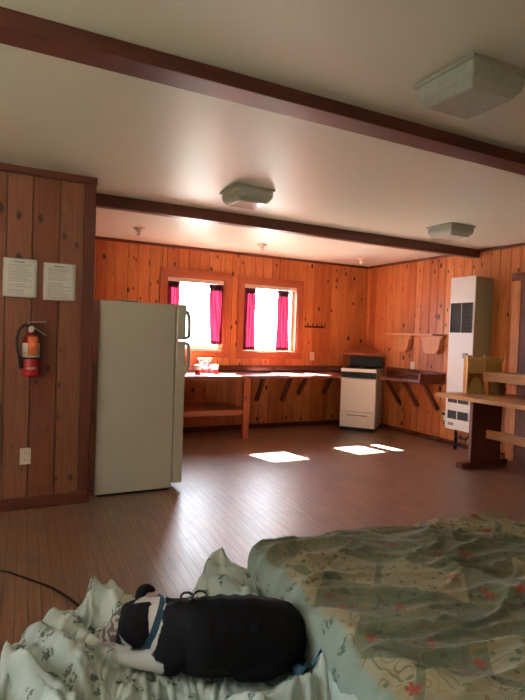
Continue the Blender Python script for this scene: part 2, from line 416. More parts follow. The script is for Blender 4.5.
# ------------------------------------------------------------------ SETTING
H = 2.45
def plank_wall(name, axis, at, sign, a0, a1, z0, z1, holes=(), avoid=(), seed=1, thick=.15, mat=None, wmin=.10, wmax=.17):
    """panelling of V-jointed boards. axis: the axis it runs along; at: face plane; sign: side the room is NOT on; holes (a0,a1,z0,z1)"""
    rnd = random.Random(seed); bm = NB(); lay = bm.loops.layers.float_color.new('plank')
    cuts = sorted({a0, a1, *[h[0] for h in holes], *[h[1] for h in holes]})
    edges = [a0]
    for c0, c1 in zip(cuts, cuts[1:]):
        x = c0
        while True:
            w = rnd.uniform(wmin, wmax)
            if x + w > c1 - .05: break
            x += w; edges.append(x)
        edges.append(c1)
    t = .022; g = .006
    def face(pts, col, mi=0):
        f = bm.faces.new([bm.verts.new(p) for p in pts]); f.material_index = mi
        for l in f.loops: l[lay] = col
    def pt(a, d, z):   # a along, d depth behind the face
        return (a, at + sign*d, z) if axis == 'x' else (at + sign*d, a, z)
    for e0, e1 in zip(edges, edges[1:]):
        col = (rnd.random()**1.3, rnd.random(), rnd.random(), 1)
        segs = [(z0, z1)]
        for h in holes:
            if e0 >= h[0]-1e-6 and e1 <= h[1]+1e-6: segs = [(z0, h[2]), (h[3], z1)]
        for s0, s1 in segs:
            prof = [(e0, t), (e0+.0012, .006), (e0+g, 0), (e1-g, 0), (e1-.0012, .006), (e1, t)]
            for (p, d), (q, e) in zip(prof, prof[1:]):
                face([pt(p,d,s0), pt(q,e,s0), pt(q,e,s1), pt(p,d,s1)], col)
            face([pt(e0,t,s0), pt(e1,t,s0), pt(e1,0,s0), pt(e0,0,s0)], col); face([pt(e0,t,s1), pt(e1,t,s1), pt(e1,0,s1), pt(e0,0,s1)], col)
    zc = {z0, z1}
    hs = sorted(holes)
    xs = [a0] + [v for h in hs for v in (h[0], h[1])] + [a1]
    for i in range(0, len(xs), 2):
        A, B = xs[i], xs[i+1]
        if B > A:
            d = (at+sign*t, at+sign*thick)
            if axis == 'x': box(bm, A, B, d[0], d[1], z0, z1, 1)
            else: box(bm, d[0], d[1], A, B, z0, z1, 1)
    for h in hs:
        for s0, s1 in ((z0, h[2]), (h[3], z1)):
            d = (at+sign*t, at+sign*thick)
            if s1 - s0 > .001:
                if axis == 'x': box(bm, h[0], h[1], d[0], d[1], s0, s1, 1)
                else: box(bm, d[0], d[1], h[0], h[1], s0, s1, 1)
    return mk(name, bm, [mat or M['pine_back'], M['backing']], origin=(0,0,0), kind='structure')

XL, YB = -7.4, -9.2
W1 = (-3.255, -2.435, 1.09, 2.055); W2 = (-2.15, -1.27, 1.075, 2.045)
plank_wall('wall_back', 'x', 0, 1, XL, .15, 0, H, holes=(W1, W2), seed=3)
WR = (-7.9, -6.3, .95, 2.1)
plank_wall('wall_right', 'y', .001, 1, YB, .022, 0, H, seed=5, wmin=.12, wmax=.16)
LW = (-6.2, -4.1, .85, 2.15)
plank_wall('wall_left', 'y', XL, -1, YB, 0, 0, H, holes=(LW,), seed=8)
RW = (-6.9, -4.9, .85, 2.15)
plank_wall('wall_rear', 'x', YB, -1, XL, 0, 0, H, holes=(RW,), seed=9)
plank_wall('wall_partition', 'x', -2.56, 1, XL, -4.62, 0, H, seed=22, thick=.085, wmin=.12, wmax=.19, mat=M['pine_brown'])
plank_wall('wall_kitchen', 'y', -4.70, -1, -2.45, 0, 0, H, seed=12, thick=.06)

b = NB(); box(b, XL-.15, .15, YB-.15, .15, -.1, 0); mk('floor', b, M['floor'], origin=(0,0,0), kind='structure')
b = NB(); box(b, XL-.15, .15, YB-.15, .15, H, H+.12); mk('ceiling', b, M['ceiling'], origin=(0,0,0), kind='structure')

def trim(name, bm, m, bevel=.003): return mk(name, bm, m, kind='structure', bevel=bevel)
b = NB(); box(b, XL, -.002, -4.612, -4.47, 2.385, H); trim('trim_1', b, M['dark_x'], .004)                 # ceiling beam over the bed side
b = NB(); box(b, -4.70, -.002, -2.15, -2.06, 2.35, H); trim('trim_2', b, M['dark_x'], .004)      # ceiling beam at the kitchen
b = NB(); box(b, -4.70, 0, -.022, -.001, 2.415, H); trim('trim_3', b, M['red_x'])
b = NB(); box(b, -.022, -.001, -2.06, -.022, 2.415, H); box(b, -.022, -.001, -4.47, -2.15, 2.415, H); box(b, -.022, -.001, YB, -4.612, 2.415, H); trim('trim_4', b, M['red_y'])
b = NB(); box(b, XL, -4.60, -2.60, -2.561, 2.40, H); trim('trim_5', b, M['dark_x'])
b = NB(); box(b, -4.69, -4.618, -2.578, -2.561, .10, 2.40); box(b, -4.618, -4.602, -2.578, -2.46, 0, 2.40); trim('trim_6', b, M['dark_z'])
b = NB(); box(b, XL, -4.618, -2.582, -2.561, 0, .085); trim('baseboard_partition', b, M['dark_x'])
b = NB(); box(b, -4.70, -.0, -.018, -.001, 0, .06); trim('baseboard_back', b, M['dark_x'])
b = NB(); box(b, -.018, -.001, -2.64, -.018, 0, .06); trim('baseboard_right', b, M['red_y'])

# windows on the kitchen wall
def window(idx, hole, casing):
    x0, x1, z0, z1 = hole; cx0, cx1, cz0, cz1 = casing
    w = thing('window_%d' % idx, ((x0+x1)/2, 0, z0), kind='structure')
    b = NB(); box(b, cx0, cx1, -.022, -.001, z1, cz1); box(b, cx0, cx1, -.022, -.001, cz0, z0)
    mk('head_and_apron', b, M['case_x'], w, bevel=.003)
    b = NB(); box(b, cx0, x0, -.022, -.001, z0, z1); box(b, x1, cx1, -.022, -.001, z0, z1)
    mk('side_casing', b, M['case_z'], w, bevel=.003)
    b = NB(); t = .018
    box(b, x0, x0+t, -.001, .15, z0, z1); box(b, x1-t, x1, -.001, .15, z0, z1); box(b, x0+t, x1-t, -.001, .15, z1-t, z1); box(b, x0+t, x1-t, -.001, .15, z0, z0+t)
    mk('jamb_lining', b, M['case_z'], w)
    s = .035; a0, a1, c0, c1 = x0+t, x1-t, z0+t, z1-t
    b = NB(); box(b, a0, a0+s, .085, .12, c0, c1); box(b, a1-s, a1, .085, .12, c0, c1); box(b, a0+s, a1-s, .085, .12, c1-s, c1); box(b, a0+s, a1-s, .085, .12, c0, c0+s)
    f = mk('window_frame', b, M['sash'], w, bevel=.003)
    b = NB(); box(b, a0+s-.004, a1-s+.004, .100, .104, c0+s-.004, c1-s+.004); mk('pane', b, M['glass'], f)
    # header board with a shallow step, below the head casing
    b = NB(); box(b, a0, a1, .002, .02, c1-.038, c1); box(b, a0, a1, -.002, .014, c1-.052, c1-.038)
    mk('header_board', b, M['sash'], w, bevel=.002)
    b = NB(); lathe(b, [(.018,0),(.018,.012),(.008,.018)], (a0+.28, .06, c0), 12); tube(b, [(a0+.28,.06,c0+.016),(a0+.31,.05,c0+.022),(a0+.34,.045,c0+.03)], .005, 6)
    mk('crank_handle', b, M['grey'], w)
    return w
window(1, W1, (-3.348, -2.342, .995, 2.145))
window(2, W2, (-2.24, -1.178, .985, 2.135))
# plain windows that light the near half of the room
for i, (nm, ax, at, sg, a0, a1, z0, z1) in enumerate((('window_3','y',XL,-1,*LW), ('window_4','x',YB,-1,*RW))):
    b = NB(); s = .06
    def bb(p0, p1, d0, d1, q0, q1):
        if ax == 'x': box(b, p0, p1, at+sg*d0, at+sg*d1, q0, q1)
        else: box(b, at+sg*d0, at+sg*d1, p0, p1, q0, q1)
    for m in (a0, (a0+a1)/2 - s/2, a1-s): bb(m, m+s, 0, .14, z0, z1)
    bb(a0, a1, .001, .139, z0, z0+s); bb(a0, a1, .001, .139, z1-s, z1)
    mk(nm, b, M['sash'], kind='structure')

# door in the right wall
d = thing('door_1', (-.001, -3.2, 0), kind='structure')
b = NB(); box(b, -.024, -.001, -2.755, -2.645, 0, 2.03); box(b, -.024, -.001, -3.78, -3.67, 0, 2.03); mk('door_casing', b, M['table_z'] if 0 else M['pine_z'], d, bevel=.003)
b = NB(); box(b, -.024, -.001, -3.80, -2.63, 2.03, 2.12); mk('head_casing', b, M['red_y'], d, bevel=.003)
b = NB(); box(b, -.016, -.001, -3.67, -2.755, .01, 2.03); f = mk('door_slab', b, M['red_z'], d, bevel=.002)
b = NB(); lathe(b, [(.012,0),(.012,.03),(.03,.04),(.03,.065),(.01,.07)], (0,0,0), 16)
bmesh.ops.rotate(b, verts=b.verts, cent=(0,0,0), matrix=Matrix.Rotation(-PI/2, 3, 'Y')); bmesh.ops.translate(b, verts=b.verts, vec=(-.016,-3.58,.98)); mk('door_handle', b, M['steel'], f, smooth=True)

# ------------------------------------------------------------------ curtains and rods
def curtain(xc_top, w_top, xc_bot, w_bot, z_top, z_bot, label, seed, hem=.045):
    rnd = random.Random(seed); NX, NZ = 40, 50; ph = rnd.uniform(0, 6)
    def grid(zs, out=0.0):
        b = NB(); g = []
        for z in zs:
            t = (z_top - z)/(z_top - z_bot)
            tie = math.exp(-((t-.10)/.05)**2)*.12
            w = w_top + (w_bot-w_top)*t; w *= (1 - tie); xc = xc_top + (xc_bot-xc_top)*t
            row = []
            for i in range(NX+1):
                u = i/NX - .5
                y = .030 + .016*math.sin(u*2*PI*4.5 + ph + .7*math.sin(t*3)) * (1-.25*t)*(1) + .005*math.sin(u*40+z*9)
                row.append(b.verts.new((xc + u*w + .006*math.sin(z*7+u*9+ph), y - (out if True else 0), z)))
            g.append(row)
        for a, c in zip(g, g[1:]):
            for i in range(NX): b.faces.new((a[i], a[i+1], c[i+1], c[i]))
        return b
    zt = z_top - .085; zh = z_bot + hem
    t = thing('curtain', (xc_bot, .03, z_bot), label, 'curtain', 'magenta curtains in the kitchen windows')
    o = mk('curtain_panel', grid([zt + (zh-zt)*i/NZ for i in range(NZ+1)]), M['curtain'], t, smooth=True)
    for nm, zz in (('curtain_header', [z_top, z_top-.03, z_top-.06, zt]), ('curtain_hem', [zh, z_bot+hem/2, z_bot])):
        h = mk(nm, grid(zz, .0), M['magenta_dark'], t, smooth=True)
        s = h.modifiers.new('thick', 'SOLIDIFY'); s.thickness = .004
    return t
curtain(-3.155, .20, -3.165, .20, 1.995, 1.16, 'magenta curtain at the far left of the left window, half hidden by the fridge', 1)
curtain(-2.535, .27, -2.485, .25, 1.985, 1.17, 'magenta curtain gathered at the right side of the left kitchen window', 2)
curtain(-2.045, .205, -2.045, .215, 1.985, 1.105, 'magenta curtain gathered at the left side of the right kitchen window', 3)
curtain(-1.495, .19, -1.49, .205, 1.975, 1.105, 'magenta curtain standing off from the right edge of the right kitchen window', 4)
for x0, x1, z, lb in ((-3.236, -2.454, 1.965, 'thin dark curtain rod across the top of the left kitchen window'), (-2.131, -1.289, 1.955, 'thin dark curtain rod across the top of the right kitchen window')):
    b = NB(); tube(b, [(x0, .032, z), (x1, .032, z)], .005, 8); mk('curtain_rod', b, M['iron'], label=lb, cat='curtain rod', group='curtain rods')

# ------------------------------------------------------------------ left counter under the windows
c = thing('counter', (-2.2, -.36, 0), 'long dark red wooden counter under the kitchen windows with a post and low shelf', 'counter')
b = NB(); prism(b, [(-3.6,-.001),(-3.6,-.72),(-.95,-.72),(-.88,-.53),(-.45,-.14),(-.43,-.001)], 2, .765, .80); mk('worktop', b, M['worktop'], c, bevel=.003)
b = NB(); box(b, -3.6, -.43, -.022, -.001, .80, .89); mk('backsplash', b, M['red_x'], c, bevel=.002)
b = NB(); box(b, -2.435, -2.355, -.715, -.665, 0, .765); p = mk('post', b, M['case_z'], c, bevel=.003)
b = NB(); box(b, -3.42, -3.34, -.715, -.665, 0, .765); mk('post', b, M['case_z'], c, bevel=.003)
b = NB(); box(b, -3.42, -2.365, -.66, -.02, .345, .375); box(b, -3.34, -2.435, -.70, -.675, .31, .375); mk('lower_shelf', b, M['case_x'], c, bevel=.003)
for x, zl in ((-1.91, .40), (-1.49, .38), (-1.22, .47), (-.78, .47)):
    b = NB(); bar(b, (x, -.27, .765), (x, -.030, zl), .045, .05); mk('brace', b, M['red_z'], c)

c = thing('counter', (-.22, -1.2, 0), 'short dark red wooden counter with raised end lip, right of the stove', 'counter')
b = NB(); prism(b, [(-.001,-1.69),(-.45,-1.69),(-.45,-.925),(-.03,-.57),(-.001,-.56)], 2, .765, .80); mk('worktop', b, M['red_y'], c, bevel=.003)
b = NB(); box(b, -.022, -.001, -1.69, -.55, .80, .915); mk('backsplash', b, M['red_y'], c, bevel=.002)
b = NB(); box(b, -.45, -.022, -1.69, -1.665, .80, .895); mk('end_lip', b, M['red_x'], c, bevel=.002)
for y in (-.87, -1.23, -1.60):
    b = NB(); bar(b, (-.29, y, .765), (-.030, y, .42), .045, .05, side=(0,1,0)); mk('brace', b, M['red_z'], c)

# sloped corner cover behind the stove
b = NB()
v = [b.verts.new(p) for p in ((-.001,-.001,1.062),(-.43,-.001,1.062),(-.001,-.53,1.062),(-.43,-.001,1.10),(-.001,-.53,1.10),(-.001,-.001,1.25))]
for q in ((0,1,2),(1,3,4,2),(3,5,4),(0,5,3,1),(0,2,4,5)): b.faces.new([v[i] for i in q])
bmesh.ops.recalc_face_normals(b, faces=b.faces)
cs = mk('corner_shelf', b, M['case_x'], label='sloped triangular wooden corner shelf above the back of the stove', cat='shelf', bevel=.003)

# wall shelf
s = thing('wall_shelf', (0, -1.1, 1.15), 'narrow pine wall shelf on two cup-shaped brackets above the short counter', 'shelf')
b = NB(); box(b, -.26, -.001, -1.69, -.74, 1.388, 1.41); mk('shelf_board', b, M['pine_y'], s, bevel=.002)
for yc, ht, hb in ((-.905, .185, .07), (-1.465, .205, .095)):
    half = [(1,1.388),(1,1.372),(.92,1.355),(.80,1.335),(.74,1.30),(.70,1.26),(.66,1.22),(.55,1.185),(.42,1.16),(.36,1.15)]
    def wd(k): return hb + (ht-hb)*(k-.36)/.64
    pr = [(yc+wd(k), z) for k, z in half] + [(yc-wd(k), z) for k, z in half[::-1]]
    b = NB(); prism(b, pr, 0, -.07, -.001); mk('bracket', b, M['pine_z'], s, bevel=.003)

# outlets
def outlet(loc, normal, label, dark=False):
    t = thing('wall_outlet', loc, label, 'outlet')
    ax = {'x': 0, 'y': 1}[normal]
    def bb(bm, a0, a1, d0, d1, z0, z1):
        if ax == 1: box(bm, loc[0]+a0, loc[0]+a1, loc[1]-d1, loc[1]-d0, loc[2]+z0, loc[2]+z1)
        else: box(bm, loc[0]-d1, loc[0]-d0, loc[1]+a0, loc[1]+a1, loc[2]+z0, loc[2]+z1)
    b = NB(); bb(b, -.037, .037, .001, .007, -.06, .06); mk('cover_plate', b, M['plastic_white'], t, bevel=.002)
    for z in (-.028, .028):
        b = NB(); bb(b, -.017, .017, .006, .009, z-.018, z+.018); so = mk('socket', b, M['plastic_white'], t, bevel=.003)
        b = NB()
        for a in (-.007, .006): bb(b, a, a+.0025, .008, .0096, z-.006, z+.008)
        mk('slot', b, M['slot'], so)
    return t
outlet((-.987, -.001, 1.03), 'y', 'ivory outlet on the back wall just right of the right kitchen window')
outlet((-.001, -1.075, .96), 'x', 'ivory outlet between the wall shelf and the short counter')
outlet((-5.052, -2.561, .385), 'y', 'ivory outlet low on the partition below the fire extinguisher')
t = outlet((-.001, -1.70, .355), 'x', 'ivory outlet with a black plug low on the wall left of the heater')
b = NB(); box(b, -.034, -.0095, -1.715, -1.685, .365, .40); pg = mk('plug', b, M['rubber'], t, bevel=.003)
b = NB(); tube(b, [(-.03,-1.70,.367),(-.035,-1.70,.31),(-.03,-1.72,.25),(-.03,-1.80,.22),(-.03,-1.9,.23),(-.04,-1.98,.272)], .004, 6); mk('power_cord', b, M['rubber'], t)

# hook rack
t = thing('hook_rack', (-.96, -.001, 1.46), 'small wooden rack with pegs on the back wall right of the windows', 'hook rack')
b = NB(); box(b, -1.135, -.79, -.016, -.001, 1.455, 1.485); mk('rail', b, M['red_x'], t, bevel=.002)
for x in (-1.11, -1.03, -.95, -.87, -.81):
    b = NB(); tube(b, [(x,-.014,1.47),(x,-.045,1.475),(x,-.06,1.50),(x,-.055,1.525)], [.006,.006,.006,.008], 8); mk('hook', b, M['iron'], t, smooth=True)

# ------------------------------------------------------------------ stove, turned into the corner
st = thing('stove', (-.421, -.502, 0), 'white gas stove with a black back panel set diagonally in the corner', 'stove', rotz=math.atan2(-.755, .656))
b = NB(); box(b, -.25, .25, -.27, .28, .055, .84); mk('body', b, M['white'], st, bevel=.004)
b = NB(); box(b, -.235, .235, -.255, .27, 0, .06); mk('kick_base', b, M['black'], st)
b = NB(); box(b, -.252, .252, -.305, .285, .845, .893); ct = mk('cooktop', b, M['white'], st, bevel=.006)
b = NB(); box(b, -.24, .24, -.285, .225, .8925, .896); mk('burner_tray', b, M['black'], ct)
b = NB(); box(b, -.248, .248, -.30, -.265, .762, .843); cp = mk('control_panel', b, M['black'], st, bevel=.003)
for x in (-.19, -.11, 0, .11, .19):
    b = NB(); lathe(b, [(.018,0),(.016,.02),(.006,.022)], (0,0,0), 14); bmesh.ops.rotate(b, verts=b.verts, cent=(0,0,0), matrix=Matrix.Rotation(PI/2, 3, 'X')); bmesh.ops.translate(b, verts=b.verts, vec=(x,-.30,.802)); mk('knob', b, M['iron'], cp, smooth=True)
b = NB(); box(b, -.246, .246, -.298, -.268, .288, .757); dr = mk('oven_door', b, M['white'], st, bevel=.005)
b = NB(); box(b, -.20, .20, -.318, -.298, .735, .748); mk('door_handle', b, M['white'], dr, bevel=.003)
b = NB(); box(b, -.246, .246, -.298, -.268, .062, .280); dw = mk('drawer', b, M['white'], st, bevel=.005)
b = NB(); box(b, -.145, .145, -.301, -.297, .222, .238); mk('drawer_pull', b, M['grey'], dw, bevel=.001)
b = NB(); box(b, -.245, .245, .225, .275, .893, 1.055); mk('backguard', b, M['black'], st, bevel=.006)
for x in (-.13, .13):
    for y in (-.16, .09):
        b = NB()
        lathe(b, [(.035,0),(.035,.012),(.02,.016)], (x,y,.893), 16)
        for k in range(4):
            a = k*PI/2 + PI/4; bar(b, (x+.02*math.cos(a), y+.02*math.sin(a), .912), (x+.085*math.cos(a), y+.085*math.sin(a), .912), .008, .01, side=(0,0,1))
            box(b, x+.075*math.cos(a)-.006, x+.075*math.cos(a)+.006, y+.075*math.sin(a)-.006, y+.075*math.sin(a)+.006, .893, .914)
        mk('burner', b, M['iron'], st)

# ------------------------------------------------------------------ fridge
fr = thing('refrigerator', (-4.2, -2.1, 0), 'tall pale cream two door refrigerator standing beside the wooden partition', 'refrigerator')
b = NB(); box(b, -4.555, -3.935, -2.45, -1.78, .02, 1.55); mk('cabinet', b, M['cream'], fr, bevel=.006)
b = NB(); box(b, -4.53, -3.95, -2.43, -1.80, 0, .022); mk('base', b, M['black'], fr)
b = NB(); box(b, -3.936, -3.922, -2.44, -1.79, .06, 1.54); mk('door_gasket', b, M['cream_edge'], fr)
for z0, z1, nm, hp in ((1.256, 1.552, 'freezer_door', [(-3.842,-2.405,1.50),(-3.815,-2.405,1.485),(-3.800,-2.405,1.44),(-3.797,-2.405,1.35),(-3.800,-2.405,1.285),(-3.842,-2.405,1.268)]),
                       (.055, 1.247, 'refrigerator_door', [(-3.842,-2.405,1.235),(-3.800,-2.405,1.215),(-3.797,-2.405,1.15),(-3.799,-2.405,1.06),(-3.815,-2.405,1.00),(-3.842,-2.405,.965)])):
    b = NB(); box(b, -3.922, -3.84, -2.452, -1.778, z0, z1); dd = mk(nm, b, M['cream'], fr, bevel=.012, seg=3)
    b = NB(); tube(b, hp, .017, 8); mk('door_handle', b, M['cream'], dd, smooth=True)

t = thing('dish', (-4.22, -2.1, 1.55), 'small dark dish with a pale rim on top of the refrigerator', 'dish')
b = NB(); lathe(b, [(.05,0),(.075,.012),(.082,.024),(.076,.024),(.06,.012)], (-4.22,-2.1,1.55), 28); mk('bowl', b, M['black'], t, smooth=True)
b = NB(); lathe(b, [(.083,.021),(.086,.0235),(.084,.028),(.070,.028),(.068,.022)], (-4.22,-2.1,1.55), 28); mk('rim', b, M['porcelain'], t, smooth=True)

fr.location += Vector((.008, -.035, 0)); t.location += Vector((0, 0, .001))

# ------------------------------------------------------------------ things on the counter
def jar(x, y, label):
    t = thing('jar', (x, y, .80), label, 'jar', 'small jars on the window counter')
    b = NB(); lathe(b, [(.036,0),(.042,.01),(.042,.045),(.038,.055)], (x,y,.80), 20); mk('jar_base', b, M['red'], t, smooth=True)
    b = NB(); lathe(b, [(.038,.055),(.043,.062),(.043,.085),(.036,.092)], (x,y,.80), 20); mk('jar_body', b, M['label'], t, smooth=True)
    b = NB(); lathe(b, [(.047,.092),(.049,.096),(.049,.112),(.04,.118)], (x,y,.80), 20); mk('lid', b, M['white'], t, smooth=True)
jar(-2.93, -.38, 'small red jar with white lid on the counter, nearest the refrigerator')
jar(-2.70, -.38, 'small red jar with white lid on the counter, further from the refrigerator')
def bagmat():
    t = NT('clear_bag_of_sweets'); v = t.coord(); k = t.vor(v, 38); sp = t.t.nodes.new('ShaderNodeSeparateColor'); t.l(k.outputs['Color'], sp.inputs[0])
    t.base(t.ramp(sp.outputs[0], [(.0, (.55,.45,.48)), (.35, (.60,.12,.14)), (.6, (.55,.50,.55)), (.8, (.35,.05,.07))], 'CONSTANT'))
    t.set(Roughness=.2); return t.m
t = thing('snack_tub', (-2.74, -.13, .80), 'clear tub of red and white sweets with an orange lid behind two jars', 'tub')
b = NB(); lathe(b, [(.07,0),(.08,.012),(.088,.06),(.092,.15),(.088,.165)], (-2.74,-.13,.80), 28); mk('tub_body', b, bagmat(), t, smooth=True)
b = NB(); lathe(b, [(.094,.163),(.098,.168),(.098,.185),(.088,.192)], (-2.74,-.13,.80), 28); mk('lid', b, M['orange'], t, smooth=True)

# ------------------------------------------------------------------ wall heater
h = thing('wall_heater', (-.15, -2.18, 0), 'tall white gas wall heater with dark louvred grilles on the right wall', 'heater')
hx = -.30; y0, y1 = -2.365, -1.995
b = NB(); box(b, hx+.012, -.001, y0, y1, .275, 2.085); mk('casing', b, M['heater_shaded'], h, bevel=.004)
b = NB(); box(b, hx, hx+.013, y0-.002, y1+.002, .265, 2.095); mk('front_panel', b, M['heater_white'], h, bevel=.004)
def louvres(a0, a1, z0, z1, n, nm='grille'):
    b = NB(); box(b, hx-.001, hx+.002, a0, a1, z0, z1, 1)
    for k in range(n):
        z = z0 + (k+.5)*(z1-z0)/n; bar(b, (hx-.005, a0, z), (hx-.005, a1, z), .007, .0022, side=(.6,0,.8), mi=0)
    for a in (a0, a1): box(b, hx-.008, hx, a-.002, a+.002, z0, z1, 0)
    mk(nm, b, [M['grille'], M['slot']], h)
louvres(-2.168, -2.018, 1.43, 1.785, 22); louvres(-2.34, -2.19, 1.43, 1.785, 22)
for z0, z1, n in ((.585, .675, 6), (.39, .49, 6)):
    louvres(-2.165, -2.035, z0, z1, n); louvres(-2.335, -2.19, z0, z1, n)
b = NB(); box(b, hx-.002, hx, -2.125, -2.04, .31, .345); mk('rating_label', b, M['ink'], h)
b = NB(); box(b, hx-.03, hx, -2.30, -2.24, 1.13, 1.19); mk('latch', b, M['grey'], h, bevel=.004)
b = NB(); tube(b, [(-.19,-2.07,.277),(-.19,-2.07,.001)], .014, 10)
for z in (.20, .12, .03): tube(b, [(-.19,-2.07,z-.016),(-.19,-2.07,z+.016)], .021, 10)
tube(b, [(-.19,-2.07,.16),(-.19,-2.16,.15),(-.19,-2.24,.16),(-.19,-2.27,.20),(-.19,-2.28,.277)], .010, 8); mk('gas_pipe', b, M['iron'], h, smooth=True)
b = NB(); box(b, -.205, -.175, -2.15, -2.125, .135, .19); mk('gas_valve', b, M['red'], h, bevel=.003)

# ------------------------------------------------------------------ trestle table, bench rack and crate at the right wall
t = thing('trestle_table', (-.6, -3.4, 0), 'long wooden trestle table along the right wall in front of the heater', 'table')
b = NB()
for k, (a0, a1) in enumerate(((-1.0,-.79), (-.787,-.58), (-.577,-.37), (-.367,-.17))): box(b, a0, a1, -4.45, -2.52, .725, .765)
mk('tabletop', b, M['table_y'], t, bevel=.003)
for y in (-2.79, -4.2):
    b = NB(); box(b, -.765, -.31, y-.02, y+.02, .055, .725); mk('leg_panel', b, M['table_z'], t, bevel=.004)
    b = NB(); box(b, -.91, -.22, y-.045, y+.045, 0, .06); mk('foot', b, M['table_x'] if 0 else M['table_z'], t, bevel=.006)
b = NB(); box(b, -.55, -.515, -4.18, -2.81, .30, .39); mk('stretcher', b, M['table_y'], t, bevel=.003)

t = thing('slatted_rack', (-.5, -3.3, .765), 'low rough pine stand with a plank top standing on the trestle table', 'stand')
b = NB(); box(b, -.60, -.33, -4.0, -2.79, .985, 1.01); mk('plank_top', b, M['table_y'], t, bevel=.003)
b = NB(); box(b, -.615, -.60, -4.0, -2.79, .915, 1.008); mk('apron', b, M['table_y'], t, bevel=.002)
for x in (-.598, -.36):
    for y in (-2.83, -3.96):
        b = NB(); box(b, x, x+.035, y-.02, y+.02, .766, .985); mk('leg', b, M['table_z'] if x > -.5 else M['pine_z'], t, bevel=.002)

t = thing('crate', (-.47, -2.63, .765), 'pale yellow pine crate with arched openings on the end of the table', 'crate')
x0, x1, ya, yb, z0, z1 = -.745, -.205, -2.70, -2.645, .766, 1.165
b = NB(); box(b, x0-.012, x1+.012, ya-.006, ya+.012, 1.115, 1.16); box(b, x0-.012, x0+.05, ya-.008, ya+.012, 1.16, 1.182); box(b, x1-.03, x1+.02, ya-.008, ya+.012, 1.16, 1.175); box(b, -.50, -.40, ya-.008, ya+.012, 1.16, 1.182)
mk('top_rail', b, M['yellow_x'], t, bevel=.002)
for a0, a1 in ((x0+.012, -.468), (-.462, x1-.004)):
    w = a1-a0; b = NB(); box(b, a0, a1, ya, ya+.012, .985, 1.115); mk('upper_board', b, M['yellow_z'], t, bevel=.002)
    pts = [(a0, z0), (a0, z0+.03)] + [(a0 + w*(.06+.88*i/14), z0+.03+.145*math.sin(PI*i/14)**.7) for i in range(15)] + [(a1, z0+.03), (a1, z0)]
    b = NB(); prism(b, pts, 1, ya, ya+.012); mk('lower_board', b, M['yellow_z'], t)
for a in (x0+.002, x1-.014):
    b = NB(); box(b, a-.002, a+.012, ya+.012, yb, z0, z1-.01); mk('side_board', b, M['pine_z'], t, bevel=.002)
b = NB(); box(b, x0+.012, x1-.003, yb-.012, yb, z0, 1.13); mk('back_board', b, M['pine_z'], t)
b = NB(); box(b, x0+.012, x1-.003, ya+.013, yb-.013, z0, z0+.012); mk('bottom_board', b, M['yellow_x'], t)
b = NB(); box(b, -.472, -.458, ya-.004, ya+.014, z0, 1.115); mk('upright', b, M['yellow_z'], t, bevel=.001)
b = NB(); box(b, x0-.004, x0+.013, ya-.004, ya+.014, z0, 1.115); mk('upright', b, M['yellow_z'], t, bevel=.001)

# ------------------------------------------------------------------ ceiling lights
def fixture(cx, cy, label):
    t = thing('ceiling_light', (cx, cy, H), label, 'ceiling light', 'square glass ceiling lights')
    z = H; b = NB(); box(b, cx-.165, cx+.165, cy-.165, cy+.165, z-.016, z-.0005); mk('frame', b, M['frosted_frame'], t, bevel=.003)
    b = NB(); prev = None; n = 8
    prof = [(.152,-.016), (.154,-.05), (.146,-.075), (.118,-.108)]
    rings = []
    for r, dz in prof: rings.append([b.verts.new((cx+sx*r, cy+sy*r, z+dz)) for sx, sy in ((-1,-1),(1,-1),(1,1),(-1,1))])
    for a, c in zip(rings, rings[1:]):
        for k in range(4): b.faces.new((a[k], a[(k+1)%4], c[(k+1)%4], c[k]))
    b.faces.new(rings[-1]); bmesh.ops.recalc_face_normals(b, faces=b.faces)
    o = mk('glass_shade', b, M['shade'], t, bevel=.008); s = o.modifiers.new('thick', 'SOLIDIFY'); s.thickness = .004; s.offset = -1
    b = NB(); lathe(b, [(.02,-.016),(.02,-.035),(.03,-.06),(.028,-.075),(.012,-.088)], (cx-.05,cy,z), 14); mk('bulb', b, M['porcelain'], t, smooth=True)
    return t
L1 = fixture(-3.49, -5.08, 'square glass ceiling light nearest the bed, in front of both ceiling beams')
copy_thing(L1, (-.02, 2.17, 0), 'square glass ceiling light between the two beams, towards the refrigerator', 'square glass ceiling lights')
copy_thing(L1, (2.22, 2.20, 0), 'square glass ceiling light between the two beams, towards the heater', 'square glass ceiling lights')
def socket(cx, cy, label):
    t = thing('bulb_holder', (cx, cy, H), label, 'lamp holder', 'porcelain lamp holders on the kitchen ceiling')
    b = NB(); lathe(b, [(.062,-.0005),(.062,-.012),(.050,-.024),(.030,-.034),(.028,-.05),(.020,-.052)], (cx,cy,H), 22); mk('base', b, M['porcelain'], t, smooth=True)
    b = NB(); lathe(b, [(.016,-.05),(.017,-.058),(.024,-.072),(.024,-.084),(.012,-.096)], (cx,cy,H), 16); mk('bulb', b, M['white'], t, smooth=True)
    return t
S1 = socket(-3.85, -.88, 'small porcelain lamp holder on the kitchen ceiling above the refrigerator')
copy_thing(S1, (1.56, .08, 0), 'small porcelain lamp holder on the kitchen ceiling in front of the windows', None)
copy_thing(S1, (3.15, .16, 0), 'small porcelain lamp holder on the kitchen ceiling near the stove corner', None)

